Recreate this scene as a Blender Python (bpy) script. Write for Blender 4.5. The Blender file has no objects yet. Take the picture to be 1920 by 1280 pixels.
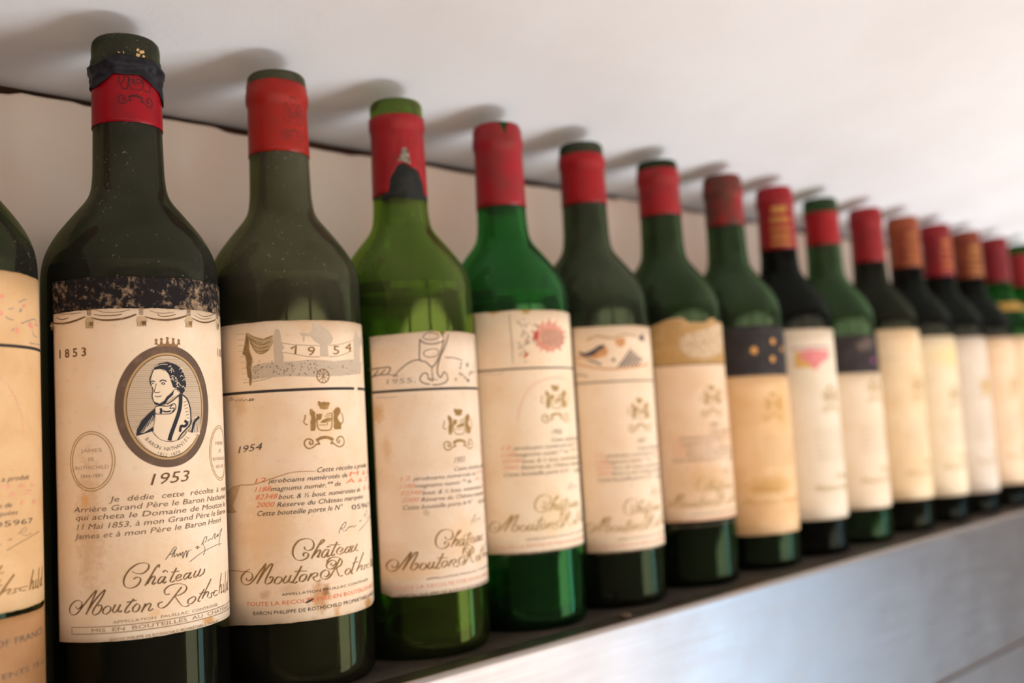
import bpy, bmesh, math, random
from mathutils import Matrix, Vector
from mathutils.geometry import tessellate_polygon
from mathutils import noise as mnoise

# ------------------------------------------------------------------ camera
scene = bpy.context.scene
COL = scene.collection
CAM = Vector((-0.178142, -0.434404, 0.115119))
YAW, PITCH, ROLL = 0.762487, 0.085706, -0.058921
FPX = 1848.283


def cam_axes():
    f = Vector((math.sin(YAW) * math.cos(PITCH), math.cos(YAW) * math.cos(PITCH), math.sin(PITCH)))
    ri = Vector((math.cos(YAW), -math.sin(YAW), 0))
    u = ri.cross(f)
    r2 = ri * math.cos(ROLL) + u * math.sin(ROLL)
    u2 = -ri * math.sin(ROLL) + u * math.cos(ROLL)
    return f, r2, u2


FW, RT, UP = cam_axes()
cd = bpy.data.cameras.new('camera')
cd.sensor_width = 36.0
cd.sensor_fit = 'HORIZONTAL'
cd.lens = FPX * 36.0 / 1920.0
cd.clip_start = 0.01
cd.dof.use_dof = True
cd.dof.focus_distance = 0.425
cd.dof.aperture_fstop = 4.6
cam = bpy.data.objects.new('camera', cd)
COL.objects.link(cam)
cam.matrix_world = Matrix(((RT.x, UP.x, -FW.x, CAM.x), (RT.y, UP.y, -FW.y, CAM.y), (RT.z, UP.z, -FW.z, CAM.z), (0, 0, 0, 1)))
scene.camera = cam

# ------------------------------------------------------------------ exposure, sky, daylight
vs = scene.view_settings
vs.view_transform = 'Standard'
vs.look = 'None'
vs.gamma = 1.0
vs.use_curve_mapping = False
vs.exposure = 0.0
try:
    scene.cycles.max_bounces = 14
    scene.cycles.transmission_bounces = 14
    scene.cycles.glossy_bounces = 6
    scene.cycles.diffuse_bounces = 5
    scene.cycles.blur_glossy = 0.5
    scene.cycles.sample_clamp_indirect = 6.0
except Exception:
    pass

world = bpy.data.worlds.new('sky')
scene.world = world
world.use_nodes = True
world.node_tree.nodes['Background'].inputs[0].default_value = (0.55, 0.72, 1.0, 1)
world.node_tree.nodes['Background'].inputs[1].default_value = 1.0

ROOM_X0, ROOM_X1 = -2.2, 4.4
ROOM_Y0, ROOM_Y1 = -1.05, 0.065
FLOOR_Z = -2.05
WINDOW_AND_FILL = [(0.70, 2.14, -2.00, -0.08), (-2.0, 2.40, 0.07, 0.36)]      # x0, x1, z0, z1; the second opening is made up for the fill light
# daylight entering the windows: a warm facade in the upper left panes of the tall one, blue sky in the upper right
# ones, the sunlit pavement lowest; the long transom over it is made up, a warm fill added to brighten the labels
DAYLIGHT_AND_FILL = [(0.70, 1.66, -0.80, -0.08, (1.0, 0.84, 0.70), 9.0), (1.66, 2.14, -0.80, -0.08, (0.36, 0.67, 1.0), 5.5),
            (0.70, 1.90, -2.00, -1.20, (0.90, 0.96, 1.0), 70.0), (-2.0, 2.40, 0.07, 0.36, (1.0, 0.77, 0.57), 22.0)]


def area_light(name, loc, rot, sx, sy, color, power):
    ld = bpy.data.lights.new(name, 'AREA')
    ld.shape = 'RECTANGLE'
    ld.size, ld.size_y = sx, sy
    ld.color = color
    ld.energy = power
    o = bpy.data.objects.new(name, ld)
    COL.objects.link(o)
    o.location = loc
    o.rotation_euler = rot
    return o


for (x0, x1, z0, z1, c, w) in DAYLIGHT_AND_FILL:
    area_light('window_daylight', ((x0 + x1) / 2, ROOM_Y0 - 0.12, (z0 + z1) / 2), (math.pi / 2, 0, 0), x1 - x0, z1 - z0, c, w)  # the last is an added warm fill, with no known window behind it

# ------------------------------------------------------------------ helpers
R = 0.0376          # outer radius of the paper labels
RG = 0.0373         # outer radius of the glass
PI = math.pi


def link(name, me, mat=None, parent=None, smooth=False):
    o = bpy.data.objects.new(name, me)
    COL.objects.link(o)
    if mat is not None:
        me.materials.append(mat)
    if parent is not None:
        o.parent = parent
    if smooth:
        me.polygons.foreach_set('use_smooth', [True] * len(me.polygons))
    return o


def tag(o, label=None, cat=None, group=None, kind=None):
    if label: o['label'] = label
    if cat: o['category'] = cat
    if group: o['group'] = group
    if kind: o['kind'] = kind
    return o


def mesh(name, verts, faces):
    me = bpy.data.meshes.new(name)
    me.from_pydata([tuple(v) for v in verts], [], faces)
    me.update()
    return me


def box_mesh(name, boxes, bevel=0.0):
    bm = bmesh.new()
    for (x0, x1, y0, y1, z0, z1) in boxes:
        vs_ = [bm.verts.new(v) for v in ((x0, y0, z0), (x1, y0, z0), (x1, y1, z0), (x0, y1, z0), (x0, y0, z1), (x1, y0, z1), (x1, y1, z1), (x0, y1, z1))]
        for f in ((0, 3, 2, 1), (4, 5, 6, 7), (0, 1, 5, 4), (1, 2, 6, 5), (2, 3, 7, 6), (3, 0, 4, 7)):
            bm.faces.new([vs_[i] for i in f])
    if bevel:
        bmesh.ops.bevel(bm, geom=list(bm.edges), offset=bevel, segments=2, affect='EDGES')
    me = bpy.data.meshes.new(name)
    bm.to_mesh(me)
    bm.free()
    return me


# ------------------------------------------------------------------ materials
def new_mat(name):
    m = bpy.data.materials.new(name)
    m.use_nodes = True
    nt = m.node_tree
    b = nt.nodes['Principled BSDF']
    return m, nt, b


def plain(name, col, rough=0.6, metallic=0.0, spec=0.5):
    m, nt, b = new_mat(name)
    b.inputs['Base Color'].default_value = (*col, 1)
    b.inputs['Roughness'].default_value = rough
    b.inputs['Metallic'].default_value = metallic
    b.inputs['Specular IOR Level'].default_value = spec
    return m


def node(nt, t, **kw):
    n = nt.nodes.new(t)
    for k, v in kw.items():
        setattr(n, k, v)
    return n


def noise_tex(nt, vec, scale, detail=3.0, rough=0.55, dist=0.0):
    n = node(nt, 'ShaderNodeTexNoise')
    n.inputs['Scale'].default_value = scale
    n.inputs['Detail'].default_value = detail
    n.inputs['Roughness'].default_value = rough
    n.inputs['Distortion'].default_value = dist
    if vec is not None:
        nt.links.new(vec, n.inputs['Vector'])
    return n.outputs['Fac']


def ramp(nt, fac, stops):
    r = node(nt, 'ShaderNodeValToRGB')
    els = r.color_ramp.elements
    els[0].position, els[0].color = stops[0][0], (*stops[0][1], 1)
    els[1].position, els[1].color = stops[-1][0], (*stops[-1][1], 1)
    for p_, c_ in stops[1:-1]:
        e = els.new(p_)
        e.color = (*c_, 1)
    nt.links.new(fac, r.inputs['Fac'])
    return r.outputs['Color']


def maprange(nt, fac, a, b, c=0.0, d=1.0):
    n = node(nt, 'ShaderNodeMapRange')
    n.inputs[1].default_value, n.inputs[2].default_value = a, b
    n.inputs[3].default_value, n.inputs[4].default_value = c, d
    nt.links.new(fac, n.inputs[0])
    return n.outputs[0]


def mixc(nt, fac, a, b):
    n = node(nt, 'ShaderNodeMix', data_type='RGBA')
    if isinstance(fac, (int, float)):
        n.inputs['Factor'].default_value = fac
    else:
        nt.links.new(fac, n.inputs['Factor'])
    for key, v in (('A', a), ('B', b)):
        sock = [s for s in n.inputs if s.name == key and s.type == 'RGBA'][0]
        if isinstance(v, tuple):
            sock.default_value = (*v, 1)
        else:
            nt.links.new(v, sock)
    return [s for s in n.outputs if s.type == 'RGBA'][0]


def math_node(nt, op, a, b=None):
    n = node(nt, 'ShaderNodeMath', operation=op)
    for i, v in enumerate((a, b)):
        if v is None: continue
        if isinstance(v, (int, float)):
            n.inputs[i].default_value = v
        else:
            nt.links.new(v, n.inputs[i])
    return n.outputs[0]


def obj_coords(nt):
    return node(nt, 'ShaderNodeTexCoord').outputs['Object']


def bump(nt, b, height, strength, dist):
    n = node(nt, 'ShaderNodeBump')
    n.inputs['Strength'].default_value = strength
    n.inputs['Distance'].default_value = dist
    nt.links.new(height, n.inputs['Height'])
    nt.links.new(n.outputs['Normal'], b.inputs['Normal'])


def plaster(name, c1, c2, scale=3.0):
    m, nt, b = new_mat(name)
    v = obj_coords(nt)
    f = noise_tex(nt, v, scale, 4)
    col = mixc(nt, maprange(nt, f, 0.35, 0.7), c1, c2)
    nt.links.new(col, b.inputs['Base Color'])
    b.inputs['Roughness'].default_value = 0.85
    b.inputs['Specular IOR Level'].default_value = 0.2
    h = noise_tex(nt, v, 60, 6, 0.65)
    bump(nt, b, h, 0.12, 0.003)
    return m


M_CEIL = plaster('ceiling_plaster', (0.765, 0.768, 0.78), (0.71, 0.695, 0.69), 7.0)
M_WALL = plaster('wall_plaster', (0.74, 0.68, 0.61), (0.72, 0.58, 0.48), 9.0)
M_ROOM = plaster('room_plaster', (0.55, 0.52, 0.49), (0.48, 0.45, 0.42), 2.0)
M_DARK = plain('cavity_dark', (0.30, 0.20, 0.13), 0.9)


def wood_floor():
    m, nt, b = new_mat('oak_floor')
    v = obj_coords(nt)
    mp = node(nt, 'ShaderNodeMapping')
    mp.inputs['Scale'].default_value = (1.2, 9, 1)
    nt.links.new(v, mp.inputs['Vector'])
    f = noise_tex(nt, mp.outputs[0], 3, 5)
    nt.links.new(ramp(nt, f, [(0.3, (0.34, 0.19, 0.09)), (0.7, (0.52, 0.32, 0.17))]), b.inputs['Base Color'])
    b.inputs['Roughness'].default_value = 0.45
    return m


def steel(name='brushed_steel', c=(0.365, 0.338, 0.322), r0=0.26, r1=0.38):
    m, nt, b = new_mat(name)
    v = obj_coords(nt)
    mp = node(nt, 'ShaderNodeMapping')
    mp.inputs['Scale'].default_value = (6, 400, 400)
    nt.links.new(v, mp.inputs['Vector'])
    f = noise_tex(nt, mp.outputs[0], 2, 3)
    g = noise_tex(nt, v, 22, 4)
    b.inputs['Metallic'].default_value = 1.0
    nt.links.new(mixc(nt, maprange(nt, g, 0.3, 0.7), c, tuple(x * 0.9 for x in c)), b.inputs['Base Color'])
    nt.links.new(maprange(nt, math_node(nt, 'ADD', math_node(nt, 'MULTIPLY', f, 0.5), math_node(nt, 'MULTIPLY', g, 0.5)), 0.3, 0.7, r0, r1), b.inputs['Roughness'])
    bump(nt, b, f, 0.06, 0.001)
    return m


M_STEEL = steel()
M_LIP = steel('shelf_lip_steel', (0.36, 0.33, 0.30), 0.3, 0.45)


def shelf_board():
    m, nt, b = new_mat('shelf_dark_board')
    v = obj_coords(nt)
    f = noise_tex(nt, v, 40, 6, 0.65)
    nt.links.new(ramp(nt, f, [(0.35, (0.035, 0.028, 0.022)), (0.75, (0.085, 0.068, 0.055))]), b.inputs['Base Color'])
    b.inputs['Roughness'].default_value = 0.5
    return m


def glass_mat(name, col, dust=0.05, dust_col=(0.30, 0.28, 0.22), rough=0.03, seed=0.0):
    m = bpy.data.materials.new(name)
    m.use_nodes = True
    nt = m.node_tree
    for n_ in list(nt.nodes): nt.nodes.remove(n_)
    out = node(nt, 'ShaderNodeOutputMaterial')
    g = node(nt, 'ShaderNodeBsdfGlass')
    g.inputs['Color'].default_value = (*col, 1)
    g.inputs['Roughness'].default_value = rough
    g.inputs['IOR'].default_value = 1.52
    d = node(nt, 'ShaderNodeBsdfDiffuse')
    d.inputs['Color'].default_value = (*dust_col, 1)
    v = obj_coords(nt)
    ad = node(nt, 'ShaderNodeVectorMath', operation='ADD')
    ad.inputs[1].default_value = (seed * 3.1, seed * 1.7, seed)
    nt.links.new(v, ad.inputs[0])
    f1 = noise_tex(nt, ad.outputs[0], 30, 3)
    f2 = noise_tex(nt, ad.outputs[0], 700, 2)
    sz = node(nt, 'ShaderNodeSeparateXYZ')
    nt.links.new(v, sz.inputs[0])
    up = maprange(nt, sz.outputs[2], 0.16, 0.205, 0.12, 1.0)      # dust has settled on the shoulders and neck
    film = math_node(nt, 'MULTIPLY', maprange(nt, f1, 0.35, 0.7, dust * 0.6, dust * 1.4), up)
    speck = math_node(nt, 'MULTIPLY', maprange(nt, f2, 0.67, 0.73, 0.0, 0.6), math_node(nt, 'MULTIPLY', up, maprange(nt, f1, 0.40, 0.60, 0.0, 1.0)))
    fac = math_node(nt, 'ADD', film, speck)
    mx = node(nt, 'ShaderNodeMixShader')
    nt.links.new(fac, mx.inputs[0])
    nt.links.new(g.outputs[0], mx.inputs[1])
    nt.links.new(d.outputs[0], mx.inputs[2])
    nt.links.new(mx.outputs[0], out.inputs['Surface'])
    return m


def foil_mat(name, c1, c2, rough=0.42, scale=120, seed=0.0, lo=0.45, hi=0.65):
    m, nt, b = new_mat(name)
    v = obj_coords(nt)
    ad = node(nt, 'ShaderNodeVectorMath', operation='ADD')
    ad.inputs[1].default_value = (seed * 2.3, seed, seed * 1.9)
    nt.links.new(v, ad.inputs[0])
    f = noise_tex(nt, ad.outputs[0], scale, 5, 0.6)
    f2 = noise_tex(nt, ad.outputs[0], 900, 2)
    col = mixc(nt, maprange(nt, f, lo, hi), c1, c2)
    col = mixc(nt, maprange(nt, f2, 0.76, 0.82, 0, 0.35), col, (0.6, 0.5, 0.42))
    nt.links.new(col, b.inputs['Base Color'])
    b.inputs['Roughness'].default_value = rough
    b.inputs['Specular IOR Level'].default_value = 0.2
    bump(nt, b, f, 0.12, 0.001)
    return m


def paper_mat(name, c1, c2, seed=0.0, stains=(), mottling=1.0, dark=(0.42, 0.24, 0.10)):
    m, nt, b = new_mat(name)
    uv = node(nt, 'ShaderNodeUVMap', uv_map='UVMap').outputs[0]
    ad = node(nt, 'ShaderNodeVectorMath', operation='ADD')
    ad.inputs[1].default_value = (seed * 5.3, seed * 2.9, 0)
    nt.links.new(uv, ad.inputs[0])
    f = noise_tex(nt, ad.outputs[0], 2.2, 4, 0.55, 0.4)
    g = noise_tex(nt, ad.outputs[0], 14, 5, 0.65)
    col = mixc(nt, maprange(nt, f, 0.38, 0.68), c1, c2)
    col = mixc(nt, maprange(nt, g, 0.58, 0.80, 0, 0.35 * mottling), col, dark)
    ed = node(nt, 'ShaderNodeUVMap', uv_map='Edge').outputs[0]
    sp = node(nt, 'ShaderNodeSeparateXYZ')
    nt.links.new(ed, sp.inputs[0])
    e = math_node(nt, 'ADD', sp.outputs[0], math_node(nt, 'MULTIPLY', g, 0.004))
    col = mixc(nt, maprange(nt, e, 0.0035, 0.0008, 0.0, 0.55), col, (0.50, 0.29, 0.11))
    for (s_, z_, rx, rz, c_, st) in stains:
        mp = node(nt, 'ShaderNodeVectorMath', operation='SUBTRACT')
        mp.inputs[1].default_value = (s_ * 20, z_ * 20, 0)
        nt.links.new(uv, mp.inputs[0])
        sc_ = node(nt, 'ShaderNodeVectorMath', operation='DIVIDE')
        sc_.inputs[1].default_value = (rx * 20, rz * 20, 1)
        nt.links.new(mp.outputs[0], sc_.inputs[0])
        ln = node(nt, 'ShaderNodeVectorMath', operation='LENGTH')
        nt.links.new(sc_.outputs[0], ln.inputs[0])
        d_ = math_node(nt, 'ADD', ln.outputs['Value'], math_node(nt, 'MULTIPLY', math_node(nt, 'SUBTRACT', g, 0.5), 2.2))
        col = mixc(nt, maprange(nt, d_, 1.15, 0.45, 0.0, st), col, c_)
    nt.links.new(col, b.inputs['Base Color'])
    b.inputs['Roughness'].default_value = 0.62
    b.inputs['Specular IOR Level'].default_value = 0.3
    bump(nt, b, g, 0.10, 0.0006)
    return m


def ink_mat(name, col, fade=None, scale=25, lo=0.5, hi=0.7):
    m, nt, b = new_mat(name)
    if fade is None:
        b.inputs['Base Color'].default_value = (*col, 1)
    else:
        v = obj_coords(nt)
        f = noise_tex(nt, v, scale * 10, 4, 0.6)
        nt.links.new(mixc(nt, maprange(nt, f, lo, hi), col, fade), b.inputs['Base Color'])
    b.inputs['Roughness'].default_value = 0.7
    b.inputs['Specular IOR Level'].default_value = 0.25
    return m


# ------------------------------------------------------------------ the setting
SLOPE = math.tan(math.radians(13))
CZ = 0.2948           # ceiling height where it meets the back wall


def wall_back():
    rnd = random.Random(4)
    xs, zs = [], []
    x = ROOM_X0
    step = 0.0
    while x < ROOM_X1:
        fine = -0.3 < x < 1.6
        xs.append(x)
        if rnd.random() < 0.16: step = rnd.uniform(-0.0018, 0.0010)
        z = 0.2917 + step + 0.0014 * mnoise.noise(Vector((x * 9, 0, 0))) + 0.0009 * mnoise.noise(Vector((x * 60, 3, 0)))
        zs.append(z)
        x += 0.006 if fine else 0.08
    n = len(xs)
    vs_ = []
    for x, z in zip(xs, zs):
        vs_ += [(x, ROOM_Y1, FLOOR_Z), (x, ROOM_Y1, z - 0.006), (x, ROOM_Y1 + 0.0004, z - 0.0012), (x, ROOM_Y1 + 0.0014, z), (x, ROOM_Y1 + 0.02, z - 0.001)]
    fs = []
    for i in range(n - 1):
        for k in range(4):
            a = i * 5 + k
            fs.append((a, a + 5, a + 6, a + 1))
    return mesh('wall_back', vs_, fs)


tag(link('wall_back', wall_back(), M_WALL), kind='structure')
tag(link('wall_cavity', box_mesh('wall_cavity', [(ROOM_X0, ROOM_X1, ROOM_Y1 + 0.02, ROOM_Y1 + 0.06, FLOOR_Z, 0.36), (ROOM_X0, ROOM_X1, ROOM_Y1 + 0.001, ROOM_Y1 + 0.02, 0.2966, 0.36)]), M_DARK), kind='structure')


def ceiling():
    # underside rises from the back wall towards the room, with slow plaster waves, then turns level
    ys = [ROOM_Y1 + 0.0045, ROOM_Y1 + 0.001, 0.055, 0.045, 0.03, 0.015, 0.0, -0.03, -0.06, -0.1, -0.16, -0.25, -0.4, -0.6, -0.8, ROOM_Y0]
    xs = [ROOM_X0, -1.2, -0.6]
    x = -0.4
    while x < 1.7:
        xs.append(x)
        x += 0.02
    xs += [2.2, 3.0, 4.0, ROOM_X1]
    vs_ = []
    for x in xs:
        for y in ys:
            d = ROOM_Y1 - y
            z = CZ + max(d, 0) * SLOPE if d < 0.9 else CZ + 0.9 * SLOPE
            z += 0.0022 * mnoise.noise(Vector((x * 6, y * 10, 5))) * min(1, max(0, d) * 15) + 0.0005 * mnoise.noise(Vector((x * 40, y * 40, 2)))
            vs_.append((x, y, z))
    m_ = len(ys)
    fs = []
    for i in range(len(xs) - 1):
        for k in range(m_ - 1):
            a = i * m_ + k
            fs.append((a, a + m_, a + m_ + 1, a + 1))
    return mesh('ceiling', vs_, fs)


ce = tag(link('ceiling', ceiling(), M_CEIL, smooth=True), kind='structure')
tag(link('floor', box_mesh('floor', [(ROOM_X0, ROOM_X1, ROOM_Y0, ROOM_Y1, FLOOR_Z - 0.05, FLOOR_Z)]), wood_floor()), kind='structure')
ROOM_TOP = CZ + 0.9 * SLOPE + 0.05
(wx0, wx1, wz0, wz1), (tx0, tx1, tz0, tz1) = WINDOW_AND_FILL
YA, YB = ROOM_Y0 - 0.1, ROOM_Y0
fw = [(ROOM_X0, ROOM_X1, YA, YB, tz1, ROOM_TOP), (ROOM_X0, tx0, YA, YB, tz0, tz1), (tx1, ROOM_X1, YA, YB, tz0, tz1), (ROOM_X0, ROOM_X1, YA, YB, wz1, tz0),
      (ROOM_X0, wx0, YA, YB, FLOOR_Z, wz1), (wx1, ROOM_X1, YA, YB, FLOOR_Z, wz1), (wx0, wx1, YA, YB, FLOOR_Z, wz0)]
tag(link('wall_front', box_mesh('wall_front', fw), M_ROOM), kind='structure')
tag(link('wall_left', box_mesh('wall_left', [(ROOM_X0 - 0.1, ROOM_X0, ROOM_Y0 - 0.1, ROOM_Y1 + 0.06, FLOOR_Z, ROOM_TOP)]), M_ROOM), kind='structure')
tag(link('wall_right', box_mesh('wall_right', [(ROOM_X1, ROOM_X1 + 0.1, ROOM_Y0 - 0.1, ROOM_Y1 + 0.06, FLOOR_Z, ROOM_TOP)]), M_ROOM), kind='structure')
M_FRAME = plain('window_frame_paint', (0.35, 0.33, 0.31), 0.5)
for k, (x0, x1, z0, z1) in enumerate(WINDOW_AND_FILL):
    t = 0.035
    bx_ = [(x0, x0 + t, ROOM_Y0 - 0.09, ROOM_Y0 - 0.03, z0, z1), (x1 - t, x1, ROOM_Y0 - 0.09, ROOM_Y0 - 0.03, z0, z1),
           (x0 + t, x1 - t, ROOM_Y0 - 0.09, ROOM_Y0 - 0.03, z0, z0 + t), (x0 + t, x1 - t, ROOM_Y0 - 0.09, ROOM_Y0 - 0.03, z1 - t, z1)]
    nm = max(1, round((x1 - x0) / 0.8))
    for j in range(1, nm):
        xm = x0 + (x1 - x0) * j / nm
        bx_.append((xm - t, xm + t, ROOM_Y0 - 0.09, ROOM_Y0 - 0.03, z0 + t, z1 - t))
    tag(link('window_%d' % (k + 1), box_mesh('window', bx_), M_FRAME), kind='structure')  # second frame only surrounds the added fill light

# ------------------------------------------------------------------ shelf
SX0, SX1 = -0.9, 2.4
SF = -0.057
shelf = bpy.data.objects.new('wall_shelf', None)
COL.objects.link(shelf)
shelf.location = (0, 0, -0.12)
tag(shelf, 'dark shelf with a brushed steel front edge carrying the row of bottles', 'shelf')


def part_box(name, boxes, mat, parent, bevel=0.0, off=(0, 0, 0)):
    me = box_mesh(name, [(a - off[0], b - off[0], c - off[1], d - off[1], e - off[2], f - off[2]) for a, b, c, d, e, f in boxes], bevel)
    return link(name, me, mat, parent)


part_box('shelf_board', [(SX0, SX1, -0.0425, ROOM_Y1 - 0.0005, -0.022, 0.0)], shelf_board(), shelf, 0, (0, 0, -0.12))


def bent_sheet():
    # steel sheet folded over the shelf nose: flat lip, small bend radius, tall face, return at the bottom
    pts = [(-0.0432, -0.0012), (-0.0432, 0.0002), (SF + 0.003, 0.0002)]
    for k in range(1, 7):
        a = PI / 2 * k / 6
        pts.append((SF + 0.003 - 0.003 * math.sin(a), -0.0028 + 0.003 * math.cos(a)))
    pts += [(SF, -0.117), (SF + 0.0008, -0.1192), (SF + 0.003, -0.12), (SF + 0.02, -0.12)]
    bm = bmesh.new()
    rows = []
    for x in (SX0, SX1):
        rows.append([bm.verts.new((x, y, z + 0.12)) for y, z in pts])
    for k in range(len(pts) - 1):
        bm.faces.new((rows[0][k], rows[0][k + 1], rows[1][k + 1], rows[1][k]))
    me = bpy.data.meshes.new('steel_front')
    bm.to_mesh(me)
    bm.free()
    return me


sf = link('steel_front', bent_sheet(), M_STEEL, shelf)
sf['label'] = 'brushed steel front face of the shelf'
part_box('lower_panel', [(SX0, SX1, SF + 0.006, SF + 0.008, -0.42, -0.125)], M_STEEL, shelf, 0, (0, 0, -0.12))
part_box('bracket', [(SX0 + 0.3, SX0 + 0.33, SF + 0.01, ROOM_Y1 - 0.001, -0.4, -0.0225)], M_LIP, shelf, 0, (0, 0, -0.12))
part_box('bracket', [(SX1 - 0.33, SX1 - 0.3, SF + 0.01, ROOM_Y1 - 0.001, -0.4, -0.0225)], M_LIP, shelf, 0, (0, 0, -0.12))

# ------------------------------------------------------------------ bottle positions (metres along the shelf)
BX = [-0.0765, 0.0026, 0.0804, 0.1565, 0.2343, 0.3112, 0.3936, 0.4757, 0.5513, 0.6270, 0.7113, 0.7894, 0.8660, 0.9451, 1.0247, 1.1080]


def on_bottle(n, x, y, rad=R):
    """photo pixel -> (arc length from the bottle's front, height) on its cylinder"""
    d = (FW * FPX + RT * (x - 960) + UP * (640 - y)).normalized()
    a = d.x * d.x + d.y * d.y
    ox, oy = CAM.x - BX[n], CAM.y
    b = ox * d.x + oy * d.y
    c = ox * ox + oy * oy - rad * rad
    D = max(0.0, b * b - a * c)
    t = (-b - math.sqrt(D)) / a
    P = CAM + d * t
    return (math.atan2(P.x - BX[n], -P.y) * rad, P.z)


class Crop:
    """traced coordinates inside a zoomed crop of the photo, turned into label coordinates"""
    def __init__(s, n, ox, oy, k, rad=R):
        s.n, s.ox, s.oy, s.k, s.rad = n, ox, oy, k, rad

    def __call__(s, pts):
        return [on_bottle(s.n, s.ox + x / s.k, s.oy + y / s.k, s.rad) for x, y in pts]

    def p(s, x, y):
        return s([(x, y)])[0]


# ------------------------------------------------------------------ ink: flat print wrapped on a cylinder
def catmull(pts, sub=6):
    if len(pts) < 3:
        return pts
    P = [pts[0]] + list(pts) + [pts[-1]]
    if pts[0] == pts[-1]:
        P[0], P[-1] = pts[-2], pts[1]
    out = []
    for i in range(1, len(P) - 2):
        p0, p1, p2, p3 = P[i - 1], P[i], P[i + 1], P[i + 2]
        for k in range(sub):
            t = k / sub
            out.append(tuple(0.5 * (2 * p1[j] + (p2[j] - p0[j]) * t + (2 * p0[j] - 5 * p1[j] + 4 * p2[j] - p3[j]) * t * t + (3 * p1[j] - p0[j] - 3 * p2[j] + p3[j]) * t ** 3) for j in (0, 1)))
    out.append(tuple(P[-2]))
    return out


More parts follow.
